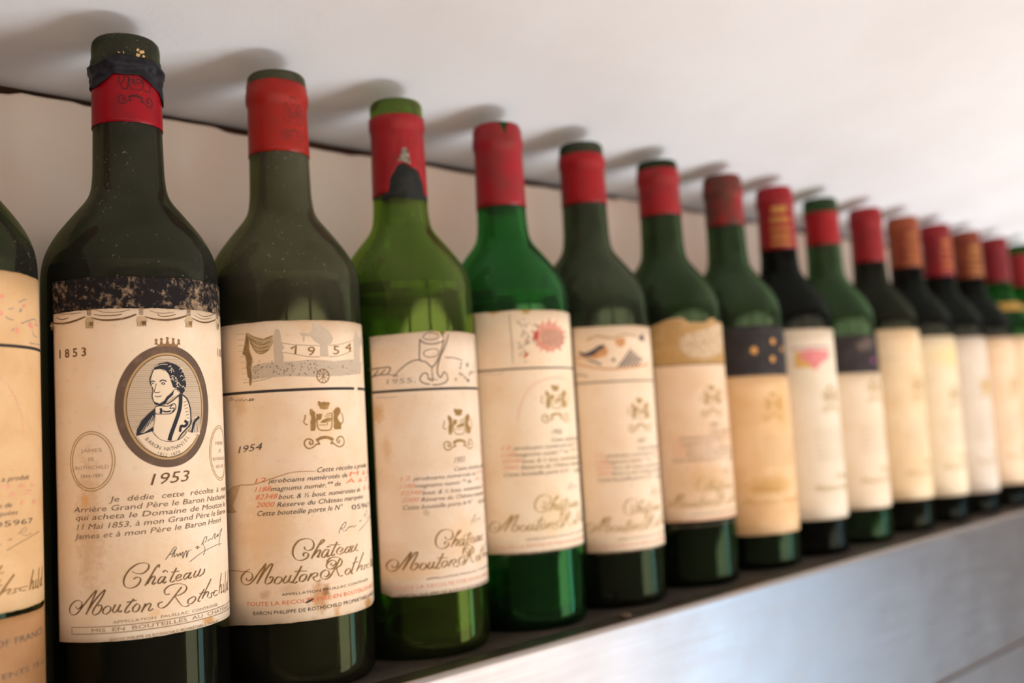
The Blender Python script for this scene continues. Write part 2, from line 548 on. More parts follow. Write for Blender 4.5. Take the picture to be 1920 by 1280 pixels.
class Ink:
    def __init__(s, rad=R, off=0.00008, shear=0.0):
        s.v, s.f, s.rad, s.off = [], [], rad, off
        s.items = []
        s.xf = None

    def add(s, pts, faces):
        b = len(s.v)
        if s.xf: pts = [s.xf(q) for q in pts]
        s.items.append((b, b + len(pts), len(s.f), len(s.f) + len(faces)))
        s.v += pts
        s.f += [tuple(b + i for i in f) for f in faces]

    def stroke(s, pts, w=0.0004, thin=None, smooth=True, taper=False):
        """ribbon; with thin given, the pen is broad on slanted down strokes"""
        if smooth: pts = catmull(pts)
        q = [pts[0]]
        for p_ in pts[1:]:
            if math.hypot(p_[0] - q[-1][0], p_[1] - q[-1][1]) > 2e-5: q.append(p_)
        n = len(q)
        if n < 2: return
        vs_, L = [], []
        for i in range(n):
            a, c = q[max(0, i - 1)], q[min(n - 1, i + 1)]
            dx, dy = c[0] - a[0], c[1] - a[1]
            l = math.hypot(dx, dy) or 1e-9
            dx, dy = dx / l, dy / l
            ww = w
            if thin is not None:
                k = abs(dx * 0.42 + dy * 0.91)
                ww = thin + (w - thin) * k ** 1.5
            if taper:
                ww *= 0.35 + 0.65 * math.sin(PI * (i + 0.5) / n) ** 0.5
            vs_ += [(q[i][0] - dy * ww / 2, q[i][1] + dx * ww / 2), (q[i][0] + dy * ww / 2, q[i][1] - dx * ww / 2)]
        s.add(vs_, [(2 * i, 2 * i + 1, 2 * i + 3, 2 * i + 2) for i in range(n - 1)])

    def fill(s, pts, col_w=0.0015, smooth=False):
        if smooth: pts = catmull(pts, 4)
        x0, x1 = min(p_[0] for p_ in pts), max(p_[0] for p_ in pts)
        n = max(1, int(math.ceil((x1 - x0) / col_w)))

        def clip(poly, x, keep_less):
            out = []
            for i in range(len(poly)):
                a, b = poly[i - 1], poly[i]
                ia, ib = (a[0] <= x) == keep_less, (b[0] <= x) == keep_less
                if ia != ib:
                    t = (x - a[0]) / (b[0] - a[0])
                    out.append((x, a[1] + t * (b[1] - a[1])))
                if ib: out.append(b)
            return out
        for k in range(n):
            a, b = x0 + (x1 - x0) * k / n, x0 + (x1 - x0) * (k + 1) / n
            pl = clip(clip(pts, a, False), b, True) if n > 1 else list(pts)
            if len(pl) < 3: continue
            tris = tessellate_polygon([[Vector((q[0], q[1], 0)) for q in pl]])
            if tris: s.add(pl, [tuple(t) for t in tris])

    def ring(s, c, a0, b0, a1, b1, n=72):
        vs_ = []
        for i in range(n):
            t = 2 * PI * i / n
            vs_ += [(c[0] + a0 * math.cos(t), c[1] + b0 * math.sin(t)), (c[0] + a1 * math.cos(t), c[1] + b1 * math.sin(t))]
        s.add(vs_, [(2 * i, 2 * i + 1, (2 * i + 3) % (2 * n), (2 * i + 2) % (2 * n)) for i in range(n)])

    def dot(s, c, r, n=8, rz=None):
        s.fill([(c[0] + r * math.cos(2 * PI * i / n), c[1] + (rz or r) * math.sin(2 * PI * i / n)) for i in range(n)], 0.003)

    def text(s, string, p0, p1=None, prefix=None, size=0.0033, slant=0.0, bold=0.0):
        """string from baseline point p0; with p1 the prefix (or all of it) is fitted to end there"""
        V, F, w = text_mesh(string, bold)
        kx = size
        dz = 0.0
        if p1 is not None:
            wp = text_mesh(prefix or string, bold)[2]
            kx = (p1[0] - p0[0]) / max(1e-6, wp)
            dz = (p1[1] - p0[1]) / max(1e-6, wp)
        s.add([(p0[0] + x * kx + y * size * slant, p0[1] + y * size + x * dz) for x, y in V], F)

    def text_arc(s, string, c, a, b, t0, t1, size, slant=0.0):
        """letters along the lower part of an ellipse, from angle t0 to t1"""
        n = len(string)
        for i, ch in enumerate(string):
            if ch == ' ': continue
            t = t0 + (t1 - t0) * (i + 0.5) / n
            V, F, w = text_mesh(ch)
            tx, ty = -a * math.sin(t), b * math.cos(t)
            if t1 < t0: tx, ty = -tx, -ty
            l = math.hypot(tx, ty)
            tx, ty = tx / l, ty / l
            cx, cy = c[0] + a * math.cos(t), c[1] + b * math.sin(t)
            s.add([(cx + tx * (x - w / 2) * size - ty * y * size, cy + ty * (x - w / 2) * size + tx * y * size) for x, y in V], F)

    def build(s, name, mat, parent, rad_of=None, reach=0.012):
        """one part for each cluster of marks that lie close together"""
        P3 = []
        for x, z in s.v:
            a = x / s.rad
            r = (s.rad if rad_of is None else rad_of(z)) + s.off
            P3.append((r * math.sin(a), -r * math.cos(a), z))
        bx_ = []
        for (a, b, c, d) in s.items:
            q = P3[a:b]
            if not q:
                bx_.append(None)
                continue
            bx_.append([[min(v[i] for v in q) for i in range(3)], [max(v[i] for v in q) for i in range(3)]])
        n = len(bx_)
        root = list(range(n))

        def find(i):
            while root[i] != i:
                root[i] = root[root[i]]
                i = root[i]
            return i
        for i in range(n):
            for j in range(i):
                if bx_[i] is None or bx_[j] is None: continue
                g = math.sqrt(sum(max(0, bx_[i][0][k] - bx_[j][1][k], bx_[j][0][k] - bx_[i][1][k]) ** 2 for k in range(3)))
                if g <= reach: root[find(i)] = find(j)
        groups = {}
        for i in range(n):
            if bx_[i] is not None: groups.setdefault(find(i), []).append(i)
        out = None
        for ids in groups.values():
            vs_, fs = [], []
            for i in ids:
                a, b, c, d = s.items[i]
                o_ = len(vs_) - a
                vs_ += P3[a:b]
                fs += [tuple(v + o_ for v in f) for f in s.f[c:d]]
            out = link(name, mesh(name, vs_, fs), mat, parent)
        return out


_tc = {}


def text_mesh(string, bold=0.0):
    if (string, bold) in _tc: return _tc[(string, bold)]
    cu = bpy.data.curves.new('t', 'FONT')
    cu.body = string
    cu.size = 1.0
    cu.resolution_u = 2
    cu.offset = bold
    o = bpy.data.objects.new('t', cu)
    COL.objects.link(o)
    dg = bpy.context.evaluated_depsgraph_get()
    me = bpy.data.meshes.new_from_object(o.evaluated_get(dg))
    V = [(v.co.x, v.co.y) for v in me.vertices]
    F = [tuple(p_.vertices) for p_ in me.polygons]
    x0 = min([v[0] for v in V] or [0])
    V = [(x - x0, y) for x, y in V]
    w = max([v[0] for v in V] or [0.4])
    bpy.data.meshes.remove(me)
    bpy.data.objects.remove(o)
    bpy.data.curves.remove(cu)
    _tc[(string, bold)] = (V, F, w)
    return V, F, w


# ------------------------------------------------------------------ bottle parts
OUTER = [(0.0373, 0.007), (0.0373, 0.05), (0.0373, 0.12), (0.0373, 0.176), (0.0373, 0.186), (0.0371, 0.1922), (0.0361, 0.1982), (0.0341, 0.2036), (0.0310, 0.2091), (0.0270, 0.2146), (0.0226, 0.2202), (0.0187, 0.2252), (0.0165, 0.2298), (0.0155, 0.2365), (0.0152, 0.2432), (0.0150, 0.252), (0.0148, 0.2606), (0.0146, 0.272), (0.0144, 0.2835)]
LIP = [(0.0144, 0.2835), (0.0149, 0.2842), (0.0153, 0.2855), (0.0154, 0.2885), (0.0152, 0.2905), (0.0148, 0.2915), (0.0148, 0.2965), (0.0144, 0.2988), (0.0134, 0.3), (0.0116, 0.3003), (0.0098, 0.2995)]
BASE = [(0.0, 0.016), (0.012, 0.013), (0.022, 0.006), (0.028, 0.0016), (0.0315, 0.0001), (0.0345, 0.0004), (0.0362, 0.0020), (0.0371, 0.0045)]
INNER = [(0.0094, 0.29), (0.0094, 0.275), (0.0102, 0.255), (0.0110, 0.243), (0.0116, 0.2355), (0.0127, 0.2288), (0.0150, 0.2235), (0.0190, 0.2180), (0.0240, 0.2118), (0.0281, 0.2060), (0.0312, 0.2003), (0.0332, 0.1945), (0.0340, 0.189), (0.0341, 0.184), (0.0341, 0.05), (0.0341, 0.014), (0.0325, 0.0085), (0.028, 0.0075), (0.021, 0.0115), (0.012, 0.018), (0.0, 0.021)]


def smooth_profile(p_):
    return catmull(p_, 4)


OUT_S = smooth_profile(OUTER)


def r_at(z):
    if z > 0.2835:
        pr = LIP
    else:
        pr = OUT_S
    best = pr[0][0]
    for a, b in zip(pr, pr[1:]):
        if a[1] <= z <= b[1] and b[1] > a[1]:
            return a[0] + (b[0] - a[0]) * (z - a[1]) / (b[1] - a[1])
    return pr[-1][0] if z >= pr[-1][1] else best


def lathe_mesh(name, prof, seg=72):
    vs_, fs = [], []
    idx = []
    for (r, z) in prof:
        if r < 1e-6:
            idx.append([len(vs_)])
            vs_.append((0, 0, z))
        else:
            row = []
            for i in range(seg):
                a = 2 * PI * i / seg
                row.append(len(vs_))
                vs_.append((r * math.sin(a), -r * math.cos(a), z))
            idx.append(row)
    for A, B in zip(idx, idx[1:]):
        for i in range(seg):
            j = (i + 1) % seg
            if len(A) == 1 and len(B) == 1: continue
            if len(A) == 1: fs.append((A[0], B[j], B[i]))
            elif len(B) == 1: fs.append((A[i], A[j], B[0]))
            else: fs.append((A[i], A[j], B[j], B[i]))
    me = mesh(name, vs_, fs)
    bm = bmesh.new()
    bm.from_mesh(me)
    bmesh.ops.recalc_face_normals(bm, faces=bm.faces)
    bm.to_mesh(me)
    bm.free()
    return me


GLASS_ME = lathe_mesh('glass_body', BASE + OUT_S + LIP[1:] + smooth_profile(INNER))
WINE_ME = lathe_mesh('wine', [(0.0, 0.0215), (0.012, 0.0186), (0.021, 0.0121), (0.028, 0.0082), (0.0322, 0.0092), (0.0337, 0.0145), (0.0337, 0.184), (0.0336, 0.1888), (0.0328, 0.1940), (0.0308, 0.1996), (0.0277, 0.2053), (0.0236, 0.2111), (0.0186, 0.2173), (0.0146, 0.2228), (0.0123, 0.2281), (0.0, 0.2283)], 48)
CORK_ME = lathe_mesh('cork', [(0.0, 0.2555), (0.0088, 0.2555), (0.0092, 0.2565), (0.0092, 0.2955), (0.0, 0.2955)], 32)
M_WINE = plain('red_wine', (0.010, 0.002, 0.003), 0.1)
M_CORK = foil_mat('cork', (0.45, 0.30, 0.18), (0.25, 0.15, 0.08), 0.8, 300)


def edge_fn(spec, seed=0, amp=0.0):
    """constant, or list of (degrees, z) joined by straight lines; plus ragged noise"""
    def f(a):
        d = math.degrees(a)
        if isinstance(spec, (int, float)):
            z = spec
        else:
            z = spec[0][1] if d <= spec[0][0] else spec[-1][1]
            for (a0, z0), (a1, z1) in zip(spec, spec[1:]):
                if a0 <= d <= a1:
                    z = z0 + (z1 - z0) * (d - a0) / max(1e-6, a1 - a0)
                    break
        return z + amp * (mnoise.noise(Vector((d * 0.09, seed * 7.7, 0))) + 0.6 * mnoise.noise(Vector((d * 0.5, seed * 3.3, 4))))
    return f


def capsule(parent, mat, zbot, ztop, closed=False, seed=0, amp=0.0003, grow=0.00045, name='capsule', nz=16, a0=-180, a1=180, wave=0.0):
    fb, ft = edge_fn(zbot, seed, amp), edge_fn(ztop, seed + 5, amp)
    seg = 120
    full = (a1 - a0) >= 360
    vs_, fs = [], []
    n_a = seg if full else seg + 1
    for i in range(n_a):
        a = math.radians(a0 + (a1 - a0) * i / seg)
        zb, zt = fb(a), ft(a)
        for k in range(nz + 1):
            z = zb + (zt - zb) * k / nz
            r = r_at(z) + grow + wave * mnoise.noise(Vector((math.cos(a) * 4, math.sin(a) * 4, z * 300)))
            vs_.append((r * math.sin(a), -r * math.cos(a), z))
    m_ = nz + 1
    for i in range(seg):
        j = (i + 1) % n_a
        for k in range(nz):
            fs.append((i * m_ + k, j * m_ + k, j * m_ + k + 1, i * m_ + k + 1))
    if closed:
        rows = [[i * m_ + nz for i in range(n_a)]]
        for (r, z) in ((0.0136, 0.3006), (0.0115, 0.3009), (0.006, 0.3006)):
            row = []
            for i in range(n_a):
                a = math.radians(a0 + (a1 - a0) * i / seg)
                row.append(len(vs_))
                vs_.append((r * math.sin(a), -r * math.cos(a), z))
            rows.append(row)
        for A, B in zip(rows, rows[1:]):
            for i in range(seg):
                j = (i + 1) % n_a
                fs.append((A[i], A[j], B[j], B[i]))
        fs.append(tuple(rows[-1]))
    o = link(name, mesh(name, vs_, fs), mat, parent, smooth=True)
    sm = o.modifiers.new('thickness', 'SOLIDIFY')
    sm.thickness = 0.0002
    sm.offset = -1
    return o


def label_patch(parent, mat, az0, az1, zb, zt, rad=R, seed=0, amp=0.00025, name='label', side_amp=0.0004, thick=0.0002):
    fb, ft = edge_fn(zb, seed, amp), edge_fn(zt, seed + 3, amp)
    nx, nz = 96, 12
    vs_, uv, ed = [], [], []
    for i in range(nx + 1):
        for k in range(nz + 1):
            a = math.radians(az0 + (az1 - az0) * i / nx)
            z = fb(a) + (ft(a) - fb(a)) * k / nz
            if i in (0, nx):
                a += side_amp / rad * mnoise.noise(Vector((z * 150, seed, i)))
            vs_.append((rad * math.sin(a), -rad * math.cos(a), z))
            uv.append((a * rad * 20, z * 20))
            ed.append(min((a - math.radians(az0)) * rad, (math.radians(az1) - a) * rad, z - fb(a), ft(a) - z))
    fs = [(i * (nz + 1) + k, (i + 1) * (nz + 1) + k, (i + 1) * (nz + 1) + k + 1, i * (nz + 1) + k + 1) for i in range(nx) for k in range(nz)]
    me = mesh(name, vs_, fs)
    l1, l2 = me.uv_layers.new(name='UVMap'), me.uv_layers.new(name='Edge')
    for lp in me.loops:
        l1.data[lp.index].uv = uv[lp.vertex_index]
        l2.data[lp.index].uv = (max(0, ed[lp.vertex_index]), 0)
    o = link(name, me, mat, parent, smooth=True)
    sm = o.modifiers.new('thickness', 'SOLIDIFY')
    sm.thickness = thick
    sm.offset = -1
    return o


GROUP = 'old wine bottles in a row on the shelf'


def bottle(n, text, glass, wine=False, height=1.0, cork=False):
    root = bpy.data.objects.new('wine_bottle', None)
    COL.objects.link(root)
    root.location = (BX[n], 0, 0.0001)
    root.empty_display_size = 0.05
    tag(root, text, 'bottle', GROUP)
    link('glass_body', GLASS_ME if n == 0 else GLASS_ME.copy(), None, root, smooth=True)
    g = root.children[0] if root.children else None
    g = [o for o in COL.objects if o.parent == root][0]
    g.data.materials.clear()
    g.data.materials.append(glass)
    if wine:
        w = link('wine', WINE_ME.copy(), M_WINE, root, smooth=True)
    if cork:
        link('cork', CORK_ME.copy(), M_CORK, root, smooth=True)
    return root


# ------------------------------------------------------------------ shared print: crest and script lettering (traced on the second bottle)
CR = Crop(2, 540, 740, 11.636)


def crest_strokes(k=1.0):
    F, S = [], []
    F.append(CR([(650, 150), (690, 140), (720, 175), (780, 150), (830, 170), (880, 158), (915, 190), (890, 250), (870, 310), (790, 325), (700, 310), (680, 250), (650, 220)]))
    F.append(CR([(470, 320), (520, 310), (560, 360), (600, 385), (585, 440), (600, 500), (620, 560), (600, 640), (610, 700), (580, 790), (460, 790), (425, 740), (430, 650), (490, 600), (510, 520), (500, 450), (430, 420), (425, 370)]))
    F.append(CR([(1040, 290), (1100, 270), (1140, 310), (1150, 380), (1110, 440), (1080, 500), (1110, 570), (1160, 620), (1160, 750), (1020, 760), (990, 700), (1000, 620), (990, 520), (1000, 420), (980, 370)]))
    F.append(CR([(630, 420), (750, 420), (720, 540), (640, 560)]))
    F.append(CR([(700, 610), (750, 560), (800, 535), (870, 500), (950, 510), (930, 580), (850, 600), (790, 615)]))
    for pts, w in [([(380, 440), (370, 520), (345, 590), (375, 640), (430, 660)], 26), ([(1165, 400), (1195, 480), (1205, 560), (1180, 620), (1150, 650)], 24),
                   ([(625, 420), (635, 560), (640, 680), (690, 765), (790, 780), (920, 765), (955, 680), (960, 540), (960, 400)], 24),
                   ([(670, 665), (830, 660)], 14), ([(855, 610), (862, 670)], 20), ([(840, 430), (950, 400)], 18), ([(800, 470), (940, 460)], 14),
                   ([(700, 1080), (620, 1085), (570, 1130), (500, 1170), (420, 1165), (365, 1100), (365, 1020), (420, 970), (490, 975), (545, 1020), (535, 1075), (490, 1085), (470, 1050), (495, 1020)], 30),
                   ([(920, 1065), (1000, 1070), (1070, 1120), (1140, 1135), (1200, 1100), (1225, 1030), (1200, 940), (1140, 910), (1080, 950), (1070, 1020), (1110, 1050), (1130, 1010), (1105, 985)], 28),
                   ([(640, 1020), (690, 1050), (640, 1065)], 18), ([(930, 1020), (985, 1035), (930, 1050)], 18)]:
        S.append((CR(pts), w / 11.636 * 0.000267))
    S.append((CR([(620, 1005), (700, 955), (800, 932), (900, 945), (990, 985)]), 62 / 11.636 * 0.000267))
    return F, S


CREST = crest_strokes()
CREST_C = CR.p(785, 660)


def draw_crest(ink, c, sx=1.0, sz=1.0, lines=False, wk=1.0):
    ink.xf = lambda q: (c[0] + (q[0] - CREST_C[0]) * sx, c[1] + (q[1] - CREST_C[1]) * sz)
    for f in CREST[0]:
        if lines: ink.stroke(f + [f[0]], 0.0003 / max(sx, 0.3) * wk, smooth=False)
        else: ink.fill(f)
    for p_, w in CREST[1]:
        ink.stroke(p_, w * (0.55 if lines else 1) * wk)
    ink.xf = None


C7 = Crop(2, 430, 990, 6.4)
SCRIPT2 = [
    [(900, 225), (915, 260), (960, 268), (1005, 240), (1015, 185), (985, 140), (920, 128), (840, 150), (785, 210), (762, 280), (775, 345), (820, 385), (880, 385), (935, 355), (950, 315), (925, 295), (890, 310), (895, 340)],
    [(1085, 200), (1130, 165), (1140, 140), (1105, 155), (1040, 265), (985, 368)], [(1010, 330), (1065, 270), (1095, 265), (1075, 320), (1055, 350), (1085, 345)],
    [(1190, 262), (1160, 258), (1125, 290), (1110, 330), (1120, 355), (1150, 340), (1190, 280)], [(1198, 255), (1172, 330), (1182, 345), (1205, 325)], [(1175, 232), (1195, 218), (1212, 230)],
    [(1295, 165), (1250, 260), (1222, 325), (1245, 328), (1265, 310)], [(1205, 205), (1265, 200), (1330, 198)],
    [(1325, 285), (1345, 272), (1362, 245), (1330, 232), (1298, 262), (1290, 300), (1325, 315), (1380, 285)],
    [(1450, 225), (1420, 228), (1390, 265), (1388, 295), (1415, 290), (1450, 240)], [(1462, 212), (1437, 275), (1450, 290), (1468, 275)],
    [(1490, 208), (1462, 265), (1475, 283), (1508, 250), (1535, 190), (1512, 255), (1530, 272), (1548, 262)],
    [(205, 600), (215, 630), (255, 625), (280, 580), (260, 535), (205, 525), (155, 570), (145, 625), (170, 670), (220, 680), (280, 640), (350, 545), (410, 465), (440, 430), (415, 500), (330, 670)],
    [(335, 660), (410, 540), (480, 450), (520, 430), (500, 490), (450, 590), (430, 650), (450, 672), (500, 650), (525, 600), (510, 580), (480, 600)],
    [(590, 585), (555, 615), (545, 655), (575, 670), (620, 645), (630, 600), (590, 585)],
    [(685, 570), (650, 635), (665, 662), (710, 630), (740, 565), (715, 640), (735, 655), (755, 640)],
    [(870, 455), (810, 570), (765, 650), (790, 660), (820, 640)], [(785, 520), (860, 516), (935, 515)],
    [(890, 560), (850, 590), (845, 635), (880, 640), (920, 600), (925, 560), (890, 560)],
    [(985, 545), (960, 595), (940, 635)], [(955, 600), (1010, 545), (1055, 540), (1050, 575), (1012, 592), (1020, 625), (1060, 640), (1095, 620)],
    [(1135, 572), (1160, 585), (1195, 555), (1190, 515), (1150, 505), (1105, 540), (1100, 590), (1140, 615), (1200, 590), (1260, 500), (1300, 420), (1330, 365)],
    [(1235, 425), (1215, 435), (1240, 455), (1280, 425), (1265, 392), (1220, 390), (1180, 420), (1165, 460), (1195, 492), (1235, 488), (1275, 462)],
    [(1172, 440), (1180, 390), (1225, 355), (1300, 350), (1350, 385), (1340, 440), (1290, 482), (1300, 530), (1320, 575), (1360, 570)],
    [(1420, 490), (1390, 530), (1405, 560), (1445, 530), (1450, 490), (1420, 490)],
    [(1530, 340), (1490, 450), (1462, 540), (1482, 540)], [(1475, 425), (1545, 400)],
    [(1610, 290), (1570, 400), (1525, 520)], [(1540, 490), (1575, 450), (1595, 450), (1580, 495), (1592, 505)],
    [(1642, 440), (1615, 455), (1625, 480), (1600, 500)], [(1682, 425), (1652, 440), (1645, 472), (1675, 468)],
]
SCRIPT2 = [C7(s_) for s_ in SCRIPT2]
# the hidden rest of the word, further round the bottle: h i l d in label coordinates
sx0 = C7.p(1685, 470)[0] + 0.0012
sz0 = SCRIPT2[-1][-1][1] - 0.0004


def tail_word(x, z, u):
    return [[(x + 1.3 * u, z + 4 * u), (x + 0.5 * u, z + 1.8 * u), (x - 0.1 * u, z)], [(x + 0.1 * u, z + 0.8 * u), (x + 0.9 * u, z + 1.7 * u), (x + 1.2 * u, z + 1.4 * u), (x + 0.9 * u, z), (x + 1.4 * u, z + 0.3 * u)],
            [(x + 2.3 * u, z + 1.7 * u), (x + 1.9 * u, z), (x + 2.4 * u, z + 0.3 * u)], [(x + 3.9 * u, z + 4 * u), (x + 2.9 * u, z), (x + 3.4 * u, z + 0.2 * u)],
            [(x + 5.0 * u, z + 1.6 * u), (x + 4.2 * u, z + 1.3 * u), (x + 4.0 * u, z + 0.2 * u), (x + 4.8 * u, z + 0.3 * u), (x + 6.2 * u, z + 4 * u)], [(x + 5.4 * u, z + 1.6 * u), (x + 5.1 * u, z), (x + 5.6 * u, z + 0.2 * u)]]


SCRIPT2 += tail_word(sx0, sz0, 0.0021)
M_ANCHOR = C7.p(145, 600)


def label_xf(crest_px, m_px, n):
    """maps the second bottle's label coordinates on to bottle n's, from the crest's and the big M's places"""
    c, m = on_bottle(n, *crest_px), on_bottle(n, *m_px)
    kz = (c[1] - m[1]) / (CREST_C[1] - M_ANCHOR[1])
    kx = (c[0] - m[0]) / (CREST_C[0] - M_ANCHOR[0])
    return lambda q: (c[0] + (q[0] - CREST_C[0]) * kx, c[1] + (q[1] - CREST_C[1]) * kz)


C6 = Crop(2, 430, 860, 7.111)


def standard_print(label, n, xf, ink_gold, ink_black, ink_red, year=None, detail=2, year_at=None, caps=True, ink_crest=None):
    """crest, script name, small lettering"""
    cr = Ink()
    cr.xf = xf
    for f in CREST[0]: cr.fill(f)
    for p_, w in CREST[1]: cr.stroke(p_, w)
    cr.build('crest', ink_crest or ink_gold, label)
    t = Ink(off=0.0001)
    t.xf = xf
    for s_ in SCRIPT2: t.stroke(s_, 0.0008, 0.00022)
    t.build('script_lettering', ink_gold, label)
    k = Ink(off=0.0001)
    k.xf = xf
    sl = 0.38
    k.text('Cette récolte a produit', C6.p(1160, 185), C6.p(1640, 138), 'Cette récolte', 0.0033, sl)
    k.text('jéroboams numérotés de', C6.p(520, 328), C6.p(1570, 245), None, 0.0031, sl)
    k.text('magnums numér.ᵒˢ de', C6.p(550, 435), C6.p(1480, 360), None, 0.0031, sl)
    k.text('bout. & ½ bout. numérotées de', C6.p(655, 540), C6.p(1290, 492), 'bout. & ½ bout.', 0.0031, sl)
    k.text('Réserve du Château marquées', C6.p(635, 645), C6.p(1500, 570), 'Réserve du Château', 0.0031, sl)
    k.text('Cette bouteille porte le N°', C6.p(365, 765), C6.p(1370, 690), 'Cette bouteille porte le', 0.0033, sl)
    k.text('05967', C6.p(1630, 682), C6.p(1860, 640), None, 0.0034, 0.0)
    k.stroke(C6([(1470, 1000), (1465, 970), (1510, 880), (1550, 840), (1555, 865), (1530, 920), (1490, 930), (1540, 965), (1580, 925), (1600, 900), (1610, 920), (1640, 890), (1650, 915), (1690, 880)]), 0.00026, 0.00014)
    k.stroke(C6([(1730, 840), (1755, 820), (1750, 840)]), 0.0002)
    k.stroke(C6([(1790, 770), (1820, 700), (1835, 690), (1830, 740), (1800, 750), (1835, 790), (1860, 760)]), 0.0002, 0.00012)
    k.stroke(C6([(1730, 960), (1800, 880), (1870, 780), (1885, 750)]), 0.00022)
    if year:
        if year_at is None:
            k.text(year, (CREST_C[0] - 0.0042, CREST_C[1] - 0.0175), None, None, 0.0042, 0.4)
        else:
            k.text(year, year_at[0], year_at[1], None, 0.0046, 0.35)
    if caps:
        k.text('APPELLATION PAUILLAC CONTROLÉE', C7.p(628, 815), C7.p(1660, 625), None, 0.0016, 0.0)
        k.text('BARON PHILIPPE DE ROTHSCHILD PROPRIETAIRE A PAUILLAC', C7.p(288, 1045), C7.p(1350, 930), 'BARON PHILIPPE DE ROTHSCHILD', 0.0024, 0.0)
    k.build('lettering', ink_black, label)
    rd = Ink(off=0.0001)
    rd.xf = xf
    for s_, a, b in (('12', (340, 330), (480, 312)), ('1188', (340, 445), (540, 430)), ('82348', (345, 545), (630, 530)), ('2000', (355, 650), (590, 640))):
        rd.text(s_, C6.p(*a), C6.p(*b), None, 0.0032, 0.45)
    for s_, a, b in (('M à L', (1600, 235), (1850, 195)), ('A à Z', (1550, 330), (1840, 290)), ('1 à', (1790, 420), (1860, 400))):
        rd.text(s_, C6.p(*a), C6.p(*b), None, 0.003, 0.4)
    if caps:
        rd.text('TOUTE LA RECOLTE MISE EN BOUTEILLES AU CHATEAU', C7.p(205, 935), C7.p(1660, 735), 'TOUTE LA RECOLTE MISE EN BOUTEILLES', 0.0026, 0.0)
    rd.build('red_lettering', ink_red, label)


def rule(label, az0, az1, z, w, mat, off=0.00009, name='rule_line', gap=None):
    k = Ink(off=off)
    a = [math.radians(az0 + (az1 - az0) * i / 60) * R for i in range(61)]
    if gap:
        k.stroke([(x, z) for x in a if x < gap[0]], w, smooth=False)
        k.stroke([(x, z) for x in a if x > gap[1]], w, smooth=False)
    else:
        k.stroke([(x, z) for x in a], w, smooth=False)
    return k.build(name, mat, label)


I_BLACK = ink_mat('black_ink', (0.035, 0.028, 0.026))
I_SOFT = ink_mat('soft_black_ink', (0.11, 0.085, 0.065), (0.26, 0.19, 0.13))
I_GREY = ink_mat('grey_ink', (0.30, 0.27, 0.23))
I_PALEGREY = ink_mat('pale_grey_ink', (0.50, 0.405, 0.30), (0.56, 0.44, 0.32))
I_SEPIA = ink_mat('sepia_ink', (0.13, 0.07, 0.03), (0.24, 0.14, 0.06))
I_GOLD = ink_mat('tarnished_gold_ink', (0.20, 0.11, 0.03), (0.36, 0.21, 0.07))
I_CREST = ink_mat('crest_gold_ink', (0.28, 0.16, 0.045), (0.42, 0.27, 0.10))
I_GOLDP = ink_mat('pale_gold_ink', (0.36, 0.23, 0.08), (0.50, 0.34, 0.15))
I_RED = ink_mat('red_ink', (0.72, 0.16, 0.06))
I_PINK = ink_mat('faded_red_ink', (0.72, 0.30, 0.20), (0.72, 0.45, 0.32))
I_FRAME = ink_mat('oval_brown_ink', (0.12, 0.075, 0.05), (0.17, 0.105, 0.07), 20)
I_CREAM = ink_mat('cream_ink', (0.74, 0.60, 0.43))
I_SHADE = ink_mat('warm_grey_ink', (0.56, 0.44, 0.31))
CREAM1, CREAM2 = (0.78, 0.63, 0.46), (0.72, 0.52, 0.33)
RED1, RED2 = (0.29, 0.006, 0.009), (0.21, 0.006, 0.009)

# ================================================================== bottle at the left edge
b0 = bottle(0, 'dark green bottle cut off by the left edge, tan label with small red flowers', glass_mat('glass_olive', (0.34, 0.40, 0.20), 0.05, seed=0))
capsule(b0, foil_mat('foil_red_left', RED1, RED2, seed=1), 0.257, 0.2945, seed=1)
L0 = label_patch(b0, paper_mat('paper_left', (0.70, 0.46, 0.24), (0.62, 0.38, 0.18), 1.0), -84, 80, [(-90, 0.0577), (60, 0.0577), (72, 0.0575), (80, 0.061)], 0.1853, seed=2)
c = Crop(0, 0, 480, 5.818)
k = Ink()
for (x, y, r) in ((20, 440, 28), (5, 620, 30), (180, 815, 34), (335, 755, 36), (258, 545, 20)):
    rr = random.Random(x)
    k.fill(c([(x + r * math.cos(t * PI / 5) * rr.uniform(0.6, 1.1), y + r * 1.2 * math.sin(t * PI / 5) * rr.uniform(0.6, 1.1)) for t in range(10)]))
k.build('illustration', I_PINK, L0)
k = Ink(off=0.0001)
for pts in ([(90, 580), (150, 570)], [(200, 510), (240, 490), (290, 470)], [(210, 600), (235, 580), (225, 610), (210, 595)], [(60, 660), (100, 690), (150, 700)], [(230, 740), (290, 715), (370, 690), (390, 720)], [(380, 740), (410, 770)], [(350, 820), (370, 870), (400, 890)], [(150, 790), (130, 820)]):
    k.stroke(c(pts), 0.0004)
k.stroke(c([(320, 960), (335, 940), (345, 965), (365, 950), (380, 968), (400, 960), (420, 972), (440, 965)]), 0.0003)
k.build('illustration', I_GREY, L0)
rule(L0, -82, 79.5, 0.1567, 0.0012, I_BLACK)
xf0 = lambda q: (q[0] + 0.0005, q[1] + 0.0035 + 0.009 * max(0, (0.12 - q[1]) / 0.09) * 1.4)
standard_print(L0, 0, xf0, I_GOLD, I_SOFT, I_PINK, '1952', caps=False)
k = Ink()
for i in range(26):
    t = math.radians(5 + 3.1 * i)
    k.stroke([(0.0255 * math.cos(t), 0.121 + 0.028 * math.sin(t)), (0.0255 * math.cos(t + 0.025), 0.121 + 0.028 * math.sin(t + 0.025))], 0.0006, smooth=False)
k.build('red_lettering', I_PINK, L0)
